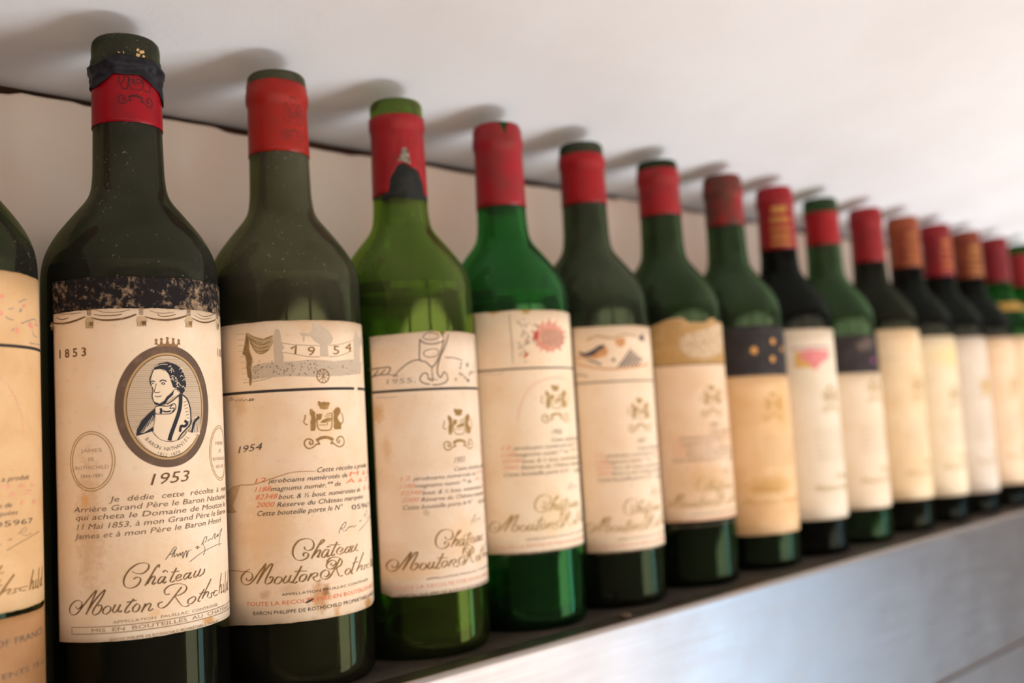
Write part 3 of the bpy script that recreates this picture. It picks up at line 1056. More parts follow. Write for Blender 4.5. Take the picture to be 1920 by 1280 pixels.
L0b = label_patch(b0, paper_mat('paper_left_low', (0.42, 0.22, 0.09), (0.34, 0.17, 0.07), 1.7), -84, 78, 0.018, [(-90, 0.0555), (60, 0.0555), (70, 0.0565), (78, 0.058)], seed=6, name='lower_label')
k = Ink()
k.text('PRODUCE OF FRANCE', (-0.016, 0.0455), (0.0385, 0.0455), None, 0.0036)
k.text('CONTENTS 73 cl', (-0.004, 0.034), (0.039, 0.034), None, 0.0028)
k.build('lettering', I_SOFT, L0b)

# ================================================================== oval portrait label
b1 = bottle(1, 'dark olive bottle with an oval portrait label and torn black foil below the lip', glass_mat('glass_dark_olive', (0.31, 0.34, 0.22), 0.08, (0.21, 0.205, 0.17), 0.05, seed=2))
cap1 = capsule(b1, foil_mat('foil_crimson', (0.26, 0.002, 0.008), (0.21, 0.003, 0.008), 0.38, seed=2), 0.2590, 0.2838, seed=3, amp=0.0002)
wax = capsule(b1, foil_mat('black_foil', (0.010, 0.010, 0.013), (0.022, 0.022, 0.03), 0.42, 200, seed=3), [(-180, 0.279), (-80, 0.276), (-62, 0.2765), (-45, 0.2803), (0, 0.2805), (12, 0.2785), (25, 0.2770), (40, 0.2755), (58, 0.271), (80, 0.272), (120, 0.278), (180, 0.279)], [(-180, 0.2875), (-70, 0.2860), (-50, 0.2875), (-30, 0.2895), (0, 0.2885), (30, 0.288), (50, 0.2865), (62, 0.2845), (90, 0.285), (180, 0.2875)], seed=4, amp=0.0005, grow=0.0013, name='torn_black_foil', wave=0.0008)
wax.data.materials[0].node_tree.nodes['Principled BSDF'].inputs['Specular IOR Level'].default_value = 0.15
wax['label'] = 'torn black foil ring under the lip'
k = Ink(rad=0.0153, off=0.0)
draw_crest(k, (on_bottle(1, 254, 172, 0.0153)[0], 0.2760), 0.74, 0.85, lines=True, wk=1.5)
k.build('crest', ink_mat('dark_red_ink', (0.045, 0.008, 0.008)), cap1, rad_of=lambda z: r_at(z) + 0.00052)
k = Ink(rad=0.0150, off=0.0)
q = Crop(1, 70, 40, 4.8, 0.0150)
for pts in ([(900, 245), (920, 255), (905, 275), (890, 262)], [(925, 265), (960, 265), (965, 290), (930, 295), (915, 280)], [(890, 290), (925, 300), (915, 325), (885, 320)], [(945, 305), (965, 315), (960, 330), (940, 328)], [(770, 265), (785, 285), (775, 300)], [(720, 270), (750, 285), (735, 292)]):
    k.fill(q(pts))
k.build('foil_flake', ink_mat('flake_gold', (0.55, 0.36, 0.15)), b1, rad_of=lambda z: r_at(z) + 0.0002)

L1 = label_patch(b1, paper_mat('paper_portrait', (0.80, 0.66, 0.50), (0.76, 0.58, 0.40), 3.0, stains=[(-0.034, 0.085, 0.006, 0.03, (0.52, 0.31, 0.15), 0.5), (on_bottle(1, 160, 940)[0], on_bottle(1, 160, 940)[1], 0.002, 0.003, (0.70, 0.36, 0.12), 0.7), (on_bottle(1, 290, 1150)[0], on_bottle(1, 290, 1150)[1], 0.002, 0.002, (0.70, 0.36, 0.12), 0.5), (on_bottle(1, 392, 1163)[0], on_bottle(1, 392, 1163)[1], 0.004, 0.0014, (0.62, 0.28, 0.06), 0.9), (-0.01, 0.062, 0.02, 0.02, (0.70, 0.48, 0.27), 0.5)]), -78, 76, 0.0390, 0.1735, seed=8, amp=0.00015)
mb, ntb, bb = new_mat('worn_black_band')
vv = obj_coords(ntb)
fa = noise_tex(ntb, vv, 330, 7, 0.75)
fb_ = noise_tex(ntb, vv, 45, 2)
ntb.links.new(mixc(ntb, maprange(ntb, math_node(ntb, 'ADD', fa, math_node(ntb, 'MULTIPLY', math_node(ntb, 'SUBTRACT', fb_, 0.5), 0.5)), 0.50, 0.68), (0.012, 0.010, 0.011), (0.34, 0.24, 0.15)), bb.inputs['Base Color'])
bb.inputs['Roughness'].default_value = 0.75
bb.inputs['Specular IOR Level'].default_value = 0.12
band = label_patch(b1, mb, -78.5, 76.5, 0.1728, 0.1862, rad=R + 0.00005, seed=9, amp=0.0003, name='black_band')
band['label'] = 'worn black paper band along the top of the label'
# garlands and tassels
c = Crop(1, 80, 500, 5.486)
k = Ink()
for pts, w in (([(85, 575), (150, 585), (240, 582), (340, 555), (440, 515)], 0.00085), ([(500, 525), (600, 548), (720, 548), (850, 530), (965, 490)], 0.00085), ([(1050, 515), (1150, 540), (1280, 548), (1400, 530), (1480, 505)], 0.00085), ([(1535, 530), (1620, 568), (1700, 572), (1780, 545)], 0.0007), ([(1815, 545), (1840, 580), (1862, 605)], 0.0006),
               ([(140, 525), (200, 545), (270, 525)], 0.0004), ([(120, 470), (220, 490), (400, 475)], 0.00025), ([(520, 490), (620, 505), (760, 500), (820, 485)], 0.0004), ([(530, 440), (640, 470), (800, 465), (900, 440)], 0.00025), ([(1100, 455), (1220, 480), (1350, 470)], 0.00025), ([(1180, 485), (1210, 510), (1290, 510), (1370, 490)], 0.0004), ([(1590, 480), (1650, 512), (1720, 505), (1770, 480)], 0.0003), ([(1560, 500), (1640, 540), (1740, 530)], 0.00025)):
    k.stroke(c(pts), w * 1.35, w * 0.8, taper=True)
for (x0, x1, y0, y1) in ((455, 500, 420, 505), (990, 1035, 405, 500), (1480, 1520, 425, 510), (1785, 1805, 460, 540)):
    for i in range(6):
        yy = y0 + (y1 - y0) * i / 6
        k.stroke(c([(x0, yy), ((x0 + x1) / 2, yy + 9), (x1, yy + 3)]), 0.0003)
k.build('garland', I_SEPIA, L1)
k = Ink()
k2 = Ink(off=0.00012)
for (x0, x1, y0, y1) in ((440, 525, 520, 635), (965, 1070, 510, 615), (1465, 1540, 515, 625), (1785, 1812, 540, 650), (85, 108, 570, 655)):
    k.fill(c([(x0 + 12, y0), (x1 - 12, y0), (x1 + 10, y0 + 45), (x1, y0 + 50), (x1 - 3, y1), (x0 + 5, y1), (x0, y0 + 50), (x0 - 10, y0 + 45)]))
    k2.fill(c([(x0 + (x1 - x0) * 0.5, y0 + 50), (x1 - 4, y0 + 48), (x1 - 6, y0 + 90), (x0 + (x1 - x0) * 0.5, y0 + 88)]))
    for i in range(4):
        k2.stroke(c([(x0 + (x1 - x0) * (i + 0.5) / 4, y0 + 50), (x0 + (x1 - x0) * (i + 0.5) / 4 + 2, y1)]), 0.00016, smooth=False)
k.build('tassel', ink_mat('tassel_tan', (0.50, 0.36, 0.21)), L1)
k2.build('tassel_shading', I_SEPIA, L1)
# oval frame
OC = (-0.0016, 0.1319)
OA, OB = 0.0210, 0.0254
k = Ink()
k.ring(OC, OA, OB, OA * 0.835, OB * 0.875)
k.build('oval_frame', I_FRAME, L1)
k = Ink(off=0.00007)
k.ring(OC, OA * 0.835, OB * 0.875, OA * 0.79, OB * 0.84)
k.build('oval_inner_rim', ink_mat('rim_ochre', (0.46, 0.30, 0.14)), L1)
k = Ink(off=0.0001)
k.ring(OC, OA * 0.792, OB * 0.842, OA * 0.775, OB * 0.826)
k.build('oval_rim_line', I_SEPIA, L1)
k = Ink(off=0.00005)
k.fill([(OC[0] + OA * 0.78 * math.cos(2 * PI * i / 48), OC[1] + OB * 0.83 * math.sin(2 * PI * i / 48)) for i in range(48)])
k.build('portrait_ground', I_SHADE, L1)
k = Ink(off=0.0001)
for i in range(52):
    zz = -0.93 + 1.86 * i / 51
    hw = OA * 0.765 * math.sqrt(max(0, 1 - zz * zz))
    z = OC[1] + OB * 0.825 * zz
    if zz > -0.42:
        k.stroke([(OC[0] - hw + 2 * hw * j / 14, z) for j in range(15)], 0.00013 if i % 3 else 0.0002, smooth=False)
k.build('portrait_hatching', ink_mat('hatch_ink', (0.30, 0.23, 0.17)), L1)
P = Crop(1, 200, 620, 4.741)
k = Ink(off=0.00014)      # face, shirt, pale coat
k.fill(P([(410, 350), (398, 420), (395, 470), (412, 520), (405, 580), (420, 640), (470, 662), (530, 640), (580, 590), (640, 570), (645, 520), (600, 500), (570, 450), (545, 370), (470, 345)]))
k.fill(P([(430, 680), (520, 665), (620, 600), (670, 570), (715, 610), (740, 680), (745, 820), (700, 880), (640, 975), (540, 985), (470, 965), (415, 900), (430, 800), (440, 740)]))
k.fill(P([(745, 790), (800, 760), (830, 785), (825, 925), (760, 915), (720, 870)]))
k.build('portrait_highlight', I_CREAM, L1)
k = Ink(off=0.00019)      # dark hair and clothes
k.fill(P([(412, 352), (430, 320), (470, 290), (540, 278), (610, 300), (660, 335), (682, 380), (698, 430), (705, 480), (690, 540), (660, 572), (645, 540), (620, 515), (590, 505), (572, 455), (555, 395), (520, 350), (470, 340)]))
k.fill(P([(600, 520), (588, 572), (545, 612), (522, 652), (470, 667), (430, 657), (412, 625), (425, 632), (470, 650), (512, 622), (530, 590), (572, 555)]))
k.stroke(P([(414, 350), (396, 400), (384, 440), (398, 492)]), 0.0004)
k.stroke(P([(405, 500), (412, 540), (404, 580), (418, 632)]), 0.00035)
k.stroke(P([(470, 452), (500, 440), (530, 452)]), 0.0005)
k.stroke(P([(486, 468), (502, 462), (516, 472), (500, 478), (486, 470)]), 0.00035)
k.stroke(P([(395, 455), (412, 448), (430, 458)]), 0.0004)
k.stroke(P([(402, 468), (418, 472)]), 0.0004)
k.stroke(P([(440, 470), (430, 515), (422, 543), (445, 552), (475, 545)]), 0.00026)
k.stroke(P([(428, 583), (450, 588), (488, 580)]), 0.0003)
k.stroke(P([(600, 520), (625, 525), (635, 545)]), 0.0003)
k.fill(P([(262, 935), (270, 880), (310, 800), (380, 730), (432, 688), (428, 760), (412, 850), (416, 892), (350, 925)]))
k.stroke(P([(655, 565), (655, 640), (642, 720), (605, 830), (572, 920), (556, 978)]), 0.0017)
k.stroke(P([(668, 568), (712, 608), (738, 680), (746, 760), (740, 830), (700, 880), (660, 925), (630, 975)]), 0.0006)
k.stroke(P([(690, 800), (715, 825), (690, 850), (660, 850), (650, 900)]), 0.0012)
k.stroke(P([(820, 765), (780, 810), (765, 860), (755, 905)]), 0.0011)
for i in range(8):
    k.stroke(P([(745 + i * 11, 790 - i * 3), (735 + i * 12, 850), (725 + i * 13, 905)]), 0.00024)
for i in range(7):
    k.stroke(P([(680 + i * 6, 640 + i * 28), (712 + i * 4, 625 + i * 30)]), 0.0002)
k.stroke(P([(430, 682), (470, 668), (540, 672), (600, 650), (612, 690), (572, 735), (492, 742), (430, 735), (428, 690)]), 0.00035)
k.stroke(P([(478, 690), (485, 715), (475, 735)]), 0.001)
k.stroke(P([(500, 715), (530, 722), (570, 715)]), 0.0006)
k.stroke(P([(590, 650), (560, 690), (600, 690), (580, 725)]), 0.0004)
k.stroke(P([(535, 655), (590, 620), (640, 575)]), 0.0004)
k.build('portrait_drawing', ink_mat('blue_black_ink', (0.022, 0.024, 0.03)), L1)
k = Ink(off=0.00023)      # light strands in the hair, hatching on the coat
rr = random.Random(5)
for i in range(26):
    x, y = rr.uniform(520, 680), rr.uniform(315, 520)
    if x < 560 and y > 360: continue
    k.stroke(P([(x, y), (x + rr.uniform(4, 20), y + rr.uniform(-22, -6)), (x + rr.uniform(14, 34), y + rr.uniform(-6, 18))]), 0.00022)
for i in range(10):
    k.stroke(P([(300 + i * 12, 900 - i * 16), (330 + i * 10, 905 - i * 6), (350 + i * 7, 870 - i * 8)]), 0.0002)
k.stroke(P([(430, 322), (480, 302), (540, 300)]), 0.0002)
k.build('portrait_light_strokes', I_CREAM, L1)
k = Ink(off=0.00025)      # banner
k.fill(P([(268, 938), (405, 895), (430, 930), (480, 970), (560, 988), (640, 970), (690, 930), (712, 893), (800, 930), (760, 1000), (690, 1070), (600, 1115), (540, 1122), (450, 1105), (350, 1040)]))
k.build('name_banner', I_CREAM, L1)
k = Ink(off=0.00029)
k.stroke(P([(405, 895), (430, 930), (480, 970), (560, 988), (640, 970), (690, 930), (712, 893)]), 0.00022)
k.text_arc('BARON NATHANIEL', (OC[0] - 0.0003, OC[1] - 0.0008), OA * 0.64, OB * 0.70, math.radians(224), math.radians(316), 0.0022)
k.text_arc('1812·1870', (OC[0] - 0.0003, OC[1] - 0.0008), OA * 0.66, OB * 0.795, math.radians(248), math.radians(292), 0.0019)
k.build('banner_lettering', I_SOFT, L1)
# coronet over the oval
k = Ink(off=0.00012)
k.stroke(P([(450, 138), (540, 128), (632, 138)]), 0.0011)
for x, y in ((440, 85), (487, 78), (540, 70), (592, 78), (640, 88)):
    k.fill(P([(x - 16, 125), (x - 6, y + 10), (x + 6, y + 10), (x + 16, 125)]))
    k.dot(P.p(x, y), 0.0006)
k.build('coronet', ink_mat('coronet_brown', (0.26, 0.14, 0.06)), L1)
# small ovals with names
oc = on_bottle(1, 171, 865)
ox = on_bottle(1, 208, 865)[0] - oc[0]
lx = Ink()
tx = Ink(off=0.0001)
for cx_, words in ((oc[0], ('JAMES', 'DE', 'ROTHSCHILD', '1844-1881')), (2 * OC[0] - oc[0] - 0.0005, ('HENRI', 'DE', 'ROTHSCHILD', '1872-1947'))):
    cc = (cx_, oc[1])
    a_, b_ = 0.0098, 0.0122
    lx.ring(cc, a_, b_, a_ * 0.965, b_ * 0.97, 48)
    lx.ring(cc, a_ * 0.90, b_ * 0.92, a_ * 0.86, b_ * 0.89, 48)
    for i, (w_, hw) in enumerate(zip(words, (0.0045, 0.0012, 0.0071, 0.0046))):
        z = cc[1] + 0.0036 - i * 0.0034
        tx.text(w_, (cc[0] - hw, z), (cc[0] + hw, z), None, 0.0021)
lx.build('small_oval', I_GOLDP, L1)
tx.build('oval_lettering', ink_mat('faint_brown_ink', (0.42, 0.31, 0.20)), L1)
# dates and dedication
c = Crop(1, 90, 870, 5.647)
k = Ink(off=0.0001)
a = on_bottle(1, 112, 672)
b = on_bottle(1, 162, 671)
k.text('1 8 5 3', a, (b[0], a[1]), None, 0.0050, 0.0, 0.018)
k.text('1 8 5 3', (2 * OC[0] - b[0], a[1]), (2 * OC[0] - a[0], a[1]), None, 0.0050, 0.0, 0.018)
k.text('1953', c.p(1085, 225), c.p(1480, 180), None, 0.0066, 0.32)
k.build('date_lettering', I_SEPIA, L1)
k = Ink(off=0.0001)
sl = 0.3
for s_, p0, p1, pre in (('Je  dédie  cette  récolte  à  mon', (650, 403), (1745, 303), 'Je  dédie  cette  récolte'), ('Arrière Grand Père le Baron Nathaniel', (272, 515), (1650, 402), 'Arrière Grand Père le Baron'), ('qui acheta le Domaine de Mouton le', (292, 598), (1595, 495), 'qui acheta le Domaine de'),
                        ('11 Mai 1853, à mon Grand Père le Baron', (308, 698), (1705, 560), '11 Mai 1853, à mon Grand Père'), ('James et à mon Père le Baron Henri', (285, 798), (1665, 650), 'James et à mon Père le Baron')):
    k.text(s_, c.p(*p0), c.p(*p1), pre, 0.0032, sl)
k.build('lettering', ink_mat('sepia_text', (0.17, 0.11, 0.065), (0.30, 0.20, 0.12), 40), L1)
k = Ink(off=0.0001)
for pts in ([(1245, 1012), (1290, 950), (1340, 880), (1360, 890), (1330, 940), (1290, 960)], [(1310, 990), (1345, 905), (1335, 985), (1370, 950), (1375, 980), (1400, 940), (1405, 970), (1430, 930), (1425, 1000), (1450, 940), (1470, 920), (1465, 990), (1490, 920), (1525, 910)], [(1560, 885), (1590, 868), (1575, 900), (1605, 880)], [(1625, 860), (1660, 780), (1682, 770), (1670, 820), (1640, 840), (1662, 900), (1645, 965)], [(1690, 820), (1720, 790), (1735, 800), (1750, 765), (1770, 735), (1765, 790), (1800, 740), (1795, 772), (1840, 680), (1815, 790), (1810, 870)], [(1500, 1035), (1640, 930), (1780, 858), (1835, 842)]):
    k.stroke(c(pts), 0.0003, 0.00014)
k.build('signature', I_SOFT, L1)
c = Crop(1, 100, 1030, 5.818)
SC1 = [[(860, 240), (905, 262), (975, 262), (1035, 215), (1040, 165), (995, 148), (920, 160), (840, 215), (785, 290), (768, 360), (790, 410), (850, 422), (915, 395), (950, 345), (945, 310), (910, 305), (875, 325)],
       [(1150, 200), (1158, 165), (1120, 200), (1060, 300), (1000, 398)], [(1025, 380), (1060, 320), (1100, 290), (1110, 310), (1080, 370), (1092, 382), (1120, 360)],
       [(1215, 302), (1180, 300), (1145, 340), (1148, 375), (1185, 350), (1225, 300)], [(1228, 295), (1198, 355), (1208, 370), (1235, 350)], [(1195, 252), (1225, 228), (1248, 250)],
       [(1345, 200), (1290, 310), (1275, 352), (1300, 355), (1325, 340)], [(1285, 250), (1375, 235)],
       [(1335, 322), (1385, 300), (1395, 275), (1365, 280), (1338, 315), (1350, 345), (1405, 322)],
       [(1490, 257), (1450, 265), (1422, 305), (1432, 328), (1465, 300), (1500, 252)], [(1505, 248), (1474, 305), (1484, 320), (1510, 300)],
       [(1558, 232), (1530, 290), (1545, 305), (1580, 270), (1608, 212), (1582, 280), (1595, 292), (1640, 255), (1650, 210)],
       [(245, 620), (265, 650), (300, 630), (315, 590), (290, 560), (240, 565), (195, 610), (180, 660), (200, 710), (260, 700), (340, 600), (420, 500), (472, 448), (440, 530), (358, 710)],
       [(362, 700), (430, 590), (510, 490), (568, 442), (520, 540), (450, 640), (430, 690), (450, 716), (500, 690), (530, 640), (520, 605), (485, 615)],
       [(590, 620), (550, 650), (545, 695), (580, 705), (625, 665), (620, 625), (590, 620)],
       [(680, 600), (650, 660), (662, 690), (700, 665), (735, 600), (710, 660), (722, 685), (750, 665)],
       [(880, 540), (800, 640), (782, 685), (805, 690), (835, 670)], [(800, 578), (910, 555)],
       [(905, 600), (870, 640), (875, 680), (920, 670), (945, 620), (920, 592), (905, 600)],
       [(1008, 590), (962, 685)], [(972, 662), (1012, 612), (1052, 588), (1066, 602), (1040, 655), (1052, 672), (1092, 645)],
       [(1400, 410), (1330, 500), (1250, 600), (1190, 640), (1148, 628), (1150, 590), (1195, 572)],
       [(1270, 487), (1225, 492), (1215, 445), (1270, 395), (1360, 375), (1430, 385), (1455, 420), (1430, 465), (1370, 500), (1330, 510), (1360, 560), (1400, 610), (1440, 625), (1485, 608)],
       [(1520, 520), (1475, 550), (1470, 590), (1510, 590), (1550, 545), (1545, 515), (1520, 520)],
       [(1648, 430), (1590, 530), (1578, 568), (1605, 560)], [(1590, 482), (1680, 460)],
       [(1720, 320), (1665, 440), (1622, 540)], [(1635, 510), (1670, 470), (1695, 465), (1680, 510), (1692, 522)],
       [(1748, 468), (1722, 480), (1727, 505), (1718, 525), (1695, 530)], [(1792, 452), (1765, 452), (1748, 490), (1762, 508), (1790, 490)]]
k = Ink(off=0.0001)
for s_ in SC1: k.stroke(c(s_), 0.00062, 0.0002)
e = c.p(1795, 490)
for s_ in tail_word(e[0] + 0.001, e[1], 0.0021): k.stroke(s_, 0.00055, 0.0002)
k.build('script_lettering', I_SEPIA, L1)
k = Ink(off=0.0001)
zt, zb = c.p(205, 850)[1], c.p(205, 925)[1]
xl = c.p(205, 880)[0]
xr = 2 * OC[0] - xl
n_ = 40
for z in (zt, zb): k.stroke([(xl + (xr - xl) * i / n_, z) for i in range(n_ + 1)], 0.00032, smooth=False)
for x in (xl, xr): k.stroke([(x, zb - 0.00016), (x, zt + 0.00016)], 0.00034, smooth=False)
k.text('MIS  EN  BOUTEILLES  AU  CHATEAU', (c.p(420, 910)[0], zb + 0.0007), (xr - 0.007, zb + 0.0007), None, 0.0021)
z = c.p(650, 810)[1]
k.text('APPELLATION  PAUILLAC  CONTROLÉE', (c.p(650, 810)[0], z), (c.p(1790, 580)[0], z), None, 0.0016)
z = zb - 0.0031
k.text('BARON PHILIPPE DE ROTHSCHILD PROPRIETAIRE A PAUILLAC', (c.p(620, 980)[0], z), (c.p(1800, 750)[0], z), None, 0.0016)
k.build('small_lettering', ink_mat('sepia_small', (0.28, 0.19, 0.11)), L1)

# ================================================================== curtain and banner label
b2 = bottle(2, 'olive bottle with a red capsule, label drawn with curtains, a dated banner and a wheel', glass_mat('glass_olive_two', (0.38, 0.43, 0.23), 0.15, (0.27, 0.25, 0.18), 0.05, seed=4))
cap2 = capsule(b2, foil_mat('foil_scarlet', (0.31, 0.014, 0.008), (0.25, 0.016, 0.010), 0.36, 90, seed=5), 0.2578, [(-180, 0.2945), (-40, 0.2948), (60, 0.2935), (180, 0.2945)], seed=10, amp=0.0002)
k = Ink(rad=0.0152, off=0.0)
draw_crest(k, (on_bottle(2, 550, 215, 0.0152)[0], 0.2745), 0.58, 1.0, lines=True, wk=1.4)
k.build('crest', ink_mat('faded_dark_red', (0.13, 0.02, 0.015)), cap2, rad_of=lambda z: r_at(z) + 0.00052)
st2 = [(*on_bottle(2, 600, 1120), 0.0055, 0.007, (0.45, 0.20, 0.05), 0.75), (*on_bottle(2, 612, 1108), 0.002, 0.003, (0.25, 0.10, 0.02), 0.8), (*on_bottle(2, 632, 1150), 0.002, 0.004, (0.60, 0.28, 0.06), 0.8), (*on_bottle(2, 500, 1000), 0.014, 0.02, (0.70, 0.45, 0.24), 0.6), (*on_bottle(2, 450, 760), 0.004, 0.006, (0.60, 0.38, 0.20), 0.6), (*on_bottle(2, 498, 1115), 0.003, 0.002, (0.52, 0.32, 0.14), 0.6), (*on_bottle(2, 545, 1105), 0.006, 0.003, (0.55, 0.36, 0.18), 0.5), (*on_bottle(2, 612, 790), 0.009, 0.012, (0.74, 0.50, 0.26), 0.45), (*on_bottle(2, 690, 1130), 0.004, 0.003, (0.50, 0.26, 0.06), 0.9)]
L2 = label_patch(b2, paper_mat('paper_curtain', (0.80, 0.64, 0.47), (0.76, 0.56, 0.37), 5.0, stains=st2), -87, 74, [(-90, 0.0305), (-75, 0.0318), (-30, 0.0325), (20, 0.0325), (40, 0.0328), (52, 0.0338), (56, 0.0352), (74, 0.036)], [(-90, 0.1700), (40, 0.1704), (58, 0.1702), (66, 0.1655), (74, 0.1600)], seed=12, amp=0.0002)
rule(L2, -86, 73, 0.1378, 0.0013, I_BLACK, gap=(on_bottle(2, 664, 727)[0], on_bottle(2, 669, 727)[0]))
c = Crop(2, 430, 590, 7.111)
k = Ink(off=0.00006)
k.fill(c([(300, 690), (420, 650), (600, 630), (850, 625), (1100, 600), (1400, 620), (1700, 590), (1760, 640), (1750, 790), (1500, 815), (1150, 830), (800, 820), (500, 840), (310, 870)]))
k.fill(c([(590, 270), (610, 205), (635, 188), (665, 205), (685, 270), (700, 380), (735, 440), (700, 480), (725, 560), (720, 640), (600, 630), (590, 450)]))
k.fill(c([(1110, 110), (1180, 100), (1260, 165), (1330, 215), (1385, 320), (1360, 380), (1310, 420), (1325, 560), (1210, 560), (1210, 400), (1140, 360), (1080, 290), (960, 280), (930, 240), (1060, 250), (1115, 200)]))
k.fill(c([(980, 285), (1005, 280), (1000, 360), (982, 360)]))
k.fill(c([(1680, 210), (1740, 310), (1800, 210), (1825, 260), (1815, 480), (1785, 480), (1745, 390), (1725, 790), (1690, 790), (1660, 560), (1655, 330)]))
k.build('silhouette_drawing', I_PALEGREY, L2)
k = Ink(off=0.0001)
k.fill(c([(235, 245), (330, 292), (450, 322), (580, 272), (585, 380), (540, 460), (440, 522), (370, 510), (310, 430), (262, 320)]))
k.build('curtain_swag', ink_mat('curtain_tan', (0.44, 0.32, 0.17), (0.54, 0.40, 0.24)), L2)
k = Ink(off=0.00013)
k.fill(c([(225, 240), (205, 400), (175, 525), (215, 552), (232, 640), (228, 700), (245, 830), (265, 850), (270, 950), (295, 935), (305, 820), (290, 720), (312, 600), (270, 480), (260, 320)]))
for pts in ([(235, 245), (330, 300), (450, 330), (580, 285)], [(255, 290), (330, 370), (440, 400), (540, 360)], [(265, 330), (330, 420), (420, 450), (520, 420)], [(280, 370), (340, 470), (430, 490), (510, 470)], [(310, 430), (370, 508), (440, 520), (530, 465)], [(270, 310), (350, 360), (430, 380)]):
    k.stroke(c(pts), 0.0006, 0.0003)
k.build('curtain_drape', ink_mat('curtain_brown', (0.22, 0.13, 0.05), (0.33, 0.21, 0.09), 45), L2)
k = Ink(off=0.00013)
for y0, y1, y2 in ((375, 410, 345), (500, 560, 480)):
    k.stroke(c([(690, y0), (850, y0 + 25), (1050, y1), (1205, y1 + 5)]), 0.00028)
    k.stroke(c([(1330, y1 + 3), (1480, y1 - 15), (1640, y2)]), 0.00028)
for i in range(9):
    yy = 265 + i * 75
    k.stroke(c([(100 + i * 10, yy), (200 + i * 5, yy - 5)]), 0.00018)
k.stroke(c([(190, 910), (400, 880), (560, 840)]), 0.0003)
k.build('banner_outline', ink_mat('banner_grey', (0.38, 0.29, 0.20)), L2)
k = Ink(off=0.00014)
for ch, x, y, x1 in (('1', 838, 528, 893), ('9', 1040, 545, 1140), ('5', 1380, 530, 1462), ('4', 1540, 490, 1625)):
    p0 = c.p(x, y)
    if ch == '1':
        k.stroke([c.p(822, 455), c.p(890, 415), c.p(880, 525)], 0.0009, smooth=False)
        continue
    k.text(ch, p0, (c.p(x1, y)[0], p0[1]), None, 0.0060, 0.1)
wc = c.p(1250, 818)
k.ring(wc, 0.0034, 0.00345, 0.0030, 0.00305, 32)
for i in range(5):
    t = PI * i / 5 + 0.15
    k.stroke([(wc[0] - 0.0031 * math.cos(t), wc[1] - 0.0031 * math.sin(t)), (wc[0] + 0.0031 * math.cos(t), wc[1] + 0.0031 * math.sin(t))], 0.0003, smooth=False)
k.build('numeral_and_wheel', ink_mat('numeral_brown', (0.25, 0.12, 0.03)), L2)
k = Ink(off=0.00016)
rr = random.Random(9)
for i in range(150):
    x, y = rr.uniform(310, 1720), rr.gauss(720, 65)
    if 610 < y < 870: k.dot(c.p(x, y), rr.uniform(0.00012, 0.00034), 6)
k.build('crowd_dots_print', ink_mat('dot_brown', (0.16, 0.11, 0.07)), L2)
k = Ink(off=0.0001)
k.stroke(Crop(2, 410, 580, 4.268)([(85, 735), (95, 712), (110, 705), (105, 730), (125, 722), (140, 735), (155, 722), (170, 735), (185, 720), (200, 735), (220, 722), (240, 732), (255, 712), (250, 735), (275, 712), (268, 733), (290, 715)]), 0.0003, 0.0002)
k.build('signature', I_SOFT, L2)
standard_print(L2, 2, None, I_GOLD, I_BLACK, I_RED, '1954', ink_crest=I_CREST, year_at=(on_bottle(2, 447, 850), on_bottle(2, 490, 843)))
# torn paper at the left side
c = Crop(2, 410, 850, 2.977)
k = Ink(off=0.00006)
k.fill(c([(48, 215), (70, 195), (120, 180), (105, 235), (80, 290), (95, 325), (52, 330)]))
k.build('paper_tear', ink_mat('bared_backing', (0.56, 0.38, 0.21), (0.66, 0.48, 0.30), 20), L2)
k = Ink(off=0.00012)
k.stroke(c([(46, 220), (75, 192), (120, 178), (200, 172), (330, 130), (420, 105), (540, 100)]), 0.0004, taper=True)
k.stroke(c([(46, 325), (75, 330), (100, 325)]), 0.0004)
k.stroke(c([(50, 655), (100, 655), (140, 660), (175, 645)]), 0.0004)
k.build('paper_tear', ink_mat('tear_edge', (0.40, 0.24, 0.11)), L2)
k = Ink(off=0.0002)
k.fill(C7([(912, 893), (960, 862), (1012, 842), (1015, 852), (975, 880), (925, 903)]))
k.build('ink_smear', I_BLACK, L2)

# ================================================================== torn capsule, goblet drawing
b3 = bottle(3, 'bright green bottle with a ripped red capsule and a goblet drawing on its label', glass_mat('glass_green', (0.48, 0.66, 0.17), 0.13, (0.27, 0.30, 0.13), 0.05, seed=6))
red3 = foil_mat('foil_cherry', (0.30, 0.012, 0.016), (0.24, 0.012, 0.014), 0.4, 70, seed=7)
tear = [(math.degrees(t[0] / 0.0153), t[1]) for t in (on_bottle(3, x, y, 0.0153) for x, y in ((704, 371), (727, 361), (730, 353), (731, 334), (738, 322), (745, 309), (757, 304), (772, 314), (784, 320), (792, 345), (796, 368)))]
capsule(b3, red3, [(-180, 0.246), (tear[0][0] - 8, tear[0][1])] + tear + [(tear[-1][0] + 30, 0.247), (180, 0.246)], 0.2905, seed=14, amp=0.0003, wave=0.0003)
capsule(b3, foil_mat('bared_foil_black', (0.012, 0.014, 0.012), (0.022, 0.024, 0.022), 0.7, seed=8), [(-75, 0.2425), (-60, 0.2435), (0, 0.2425), (40, 0.2435), (75, 0.243)], 0.279, seed=15, amp=0.0005, grow=0.00015, name='glue_residue', a0=-75, a1=75)
k = Ink(rad=0.0153, off=0.0)
q = Crop(3, 650, 170, 2.723, 0.0153)
k.fill(q([(258, 358), (275, 330), (284, 292), (303, 288), (318, 325), (326, 376), (290, 362)]))
k.build('torn_lining', ink_mat('lining_grey', (0.30, 0.26, 0.21), (0.09, 0.08, 0.06), 60, 0.42, 0.6), b3, rad_of=lambda z: r_at(z) + 0.0007)
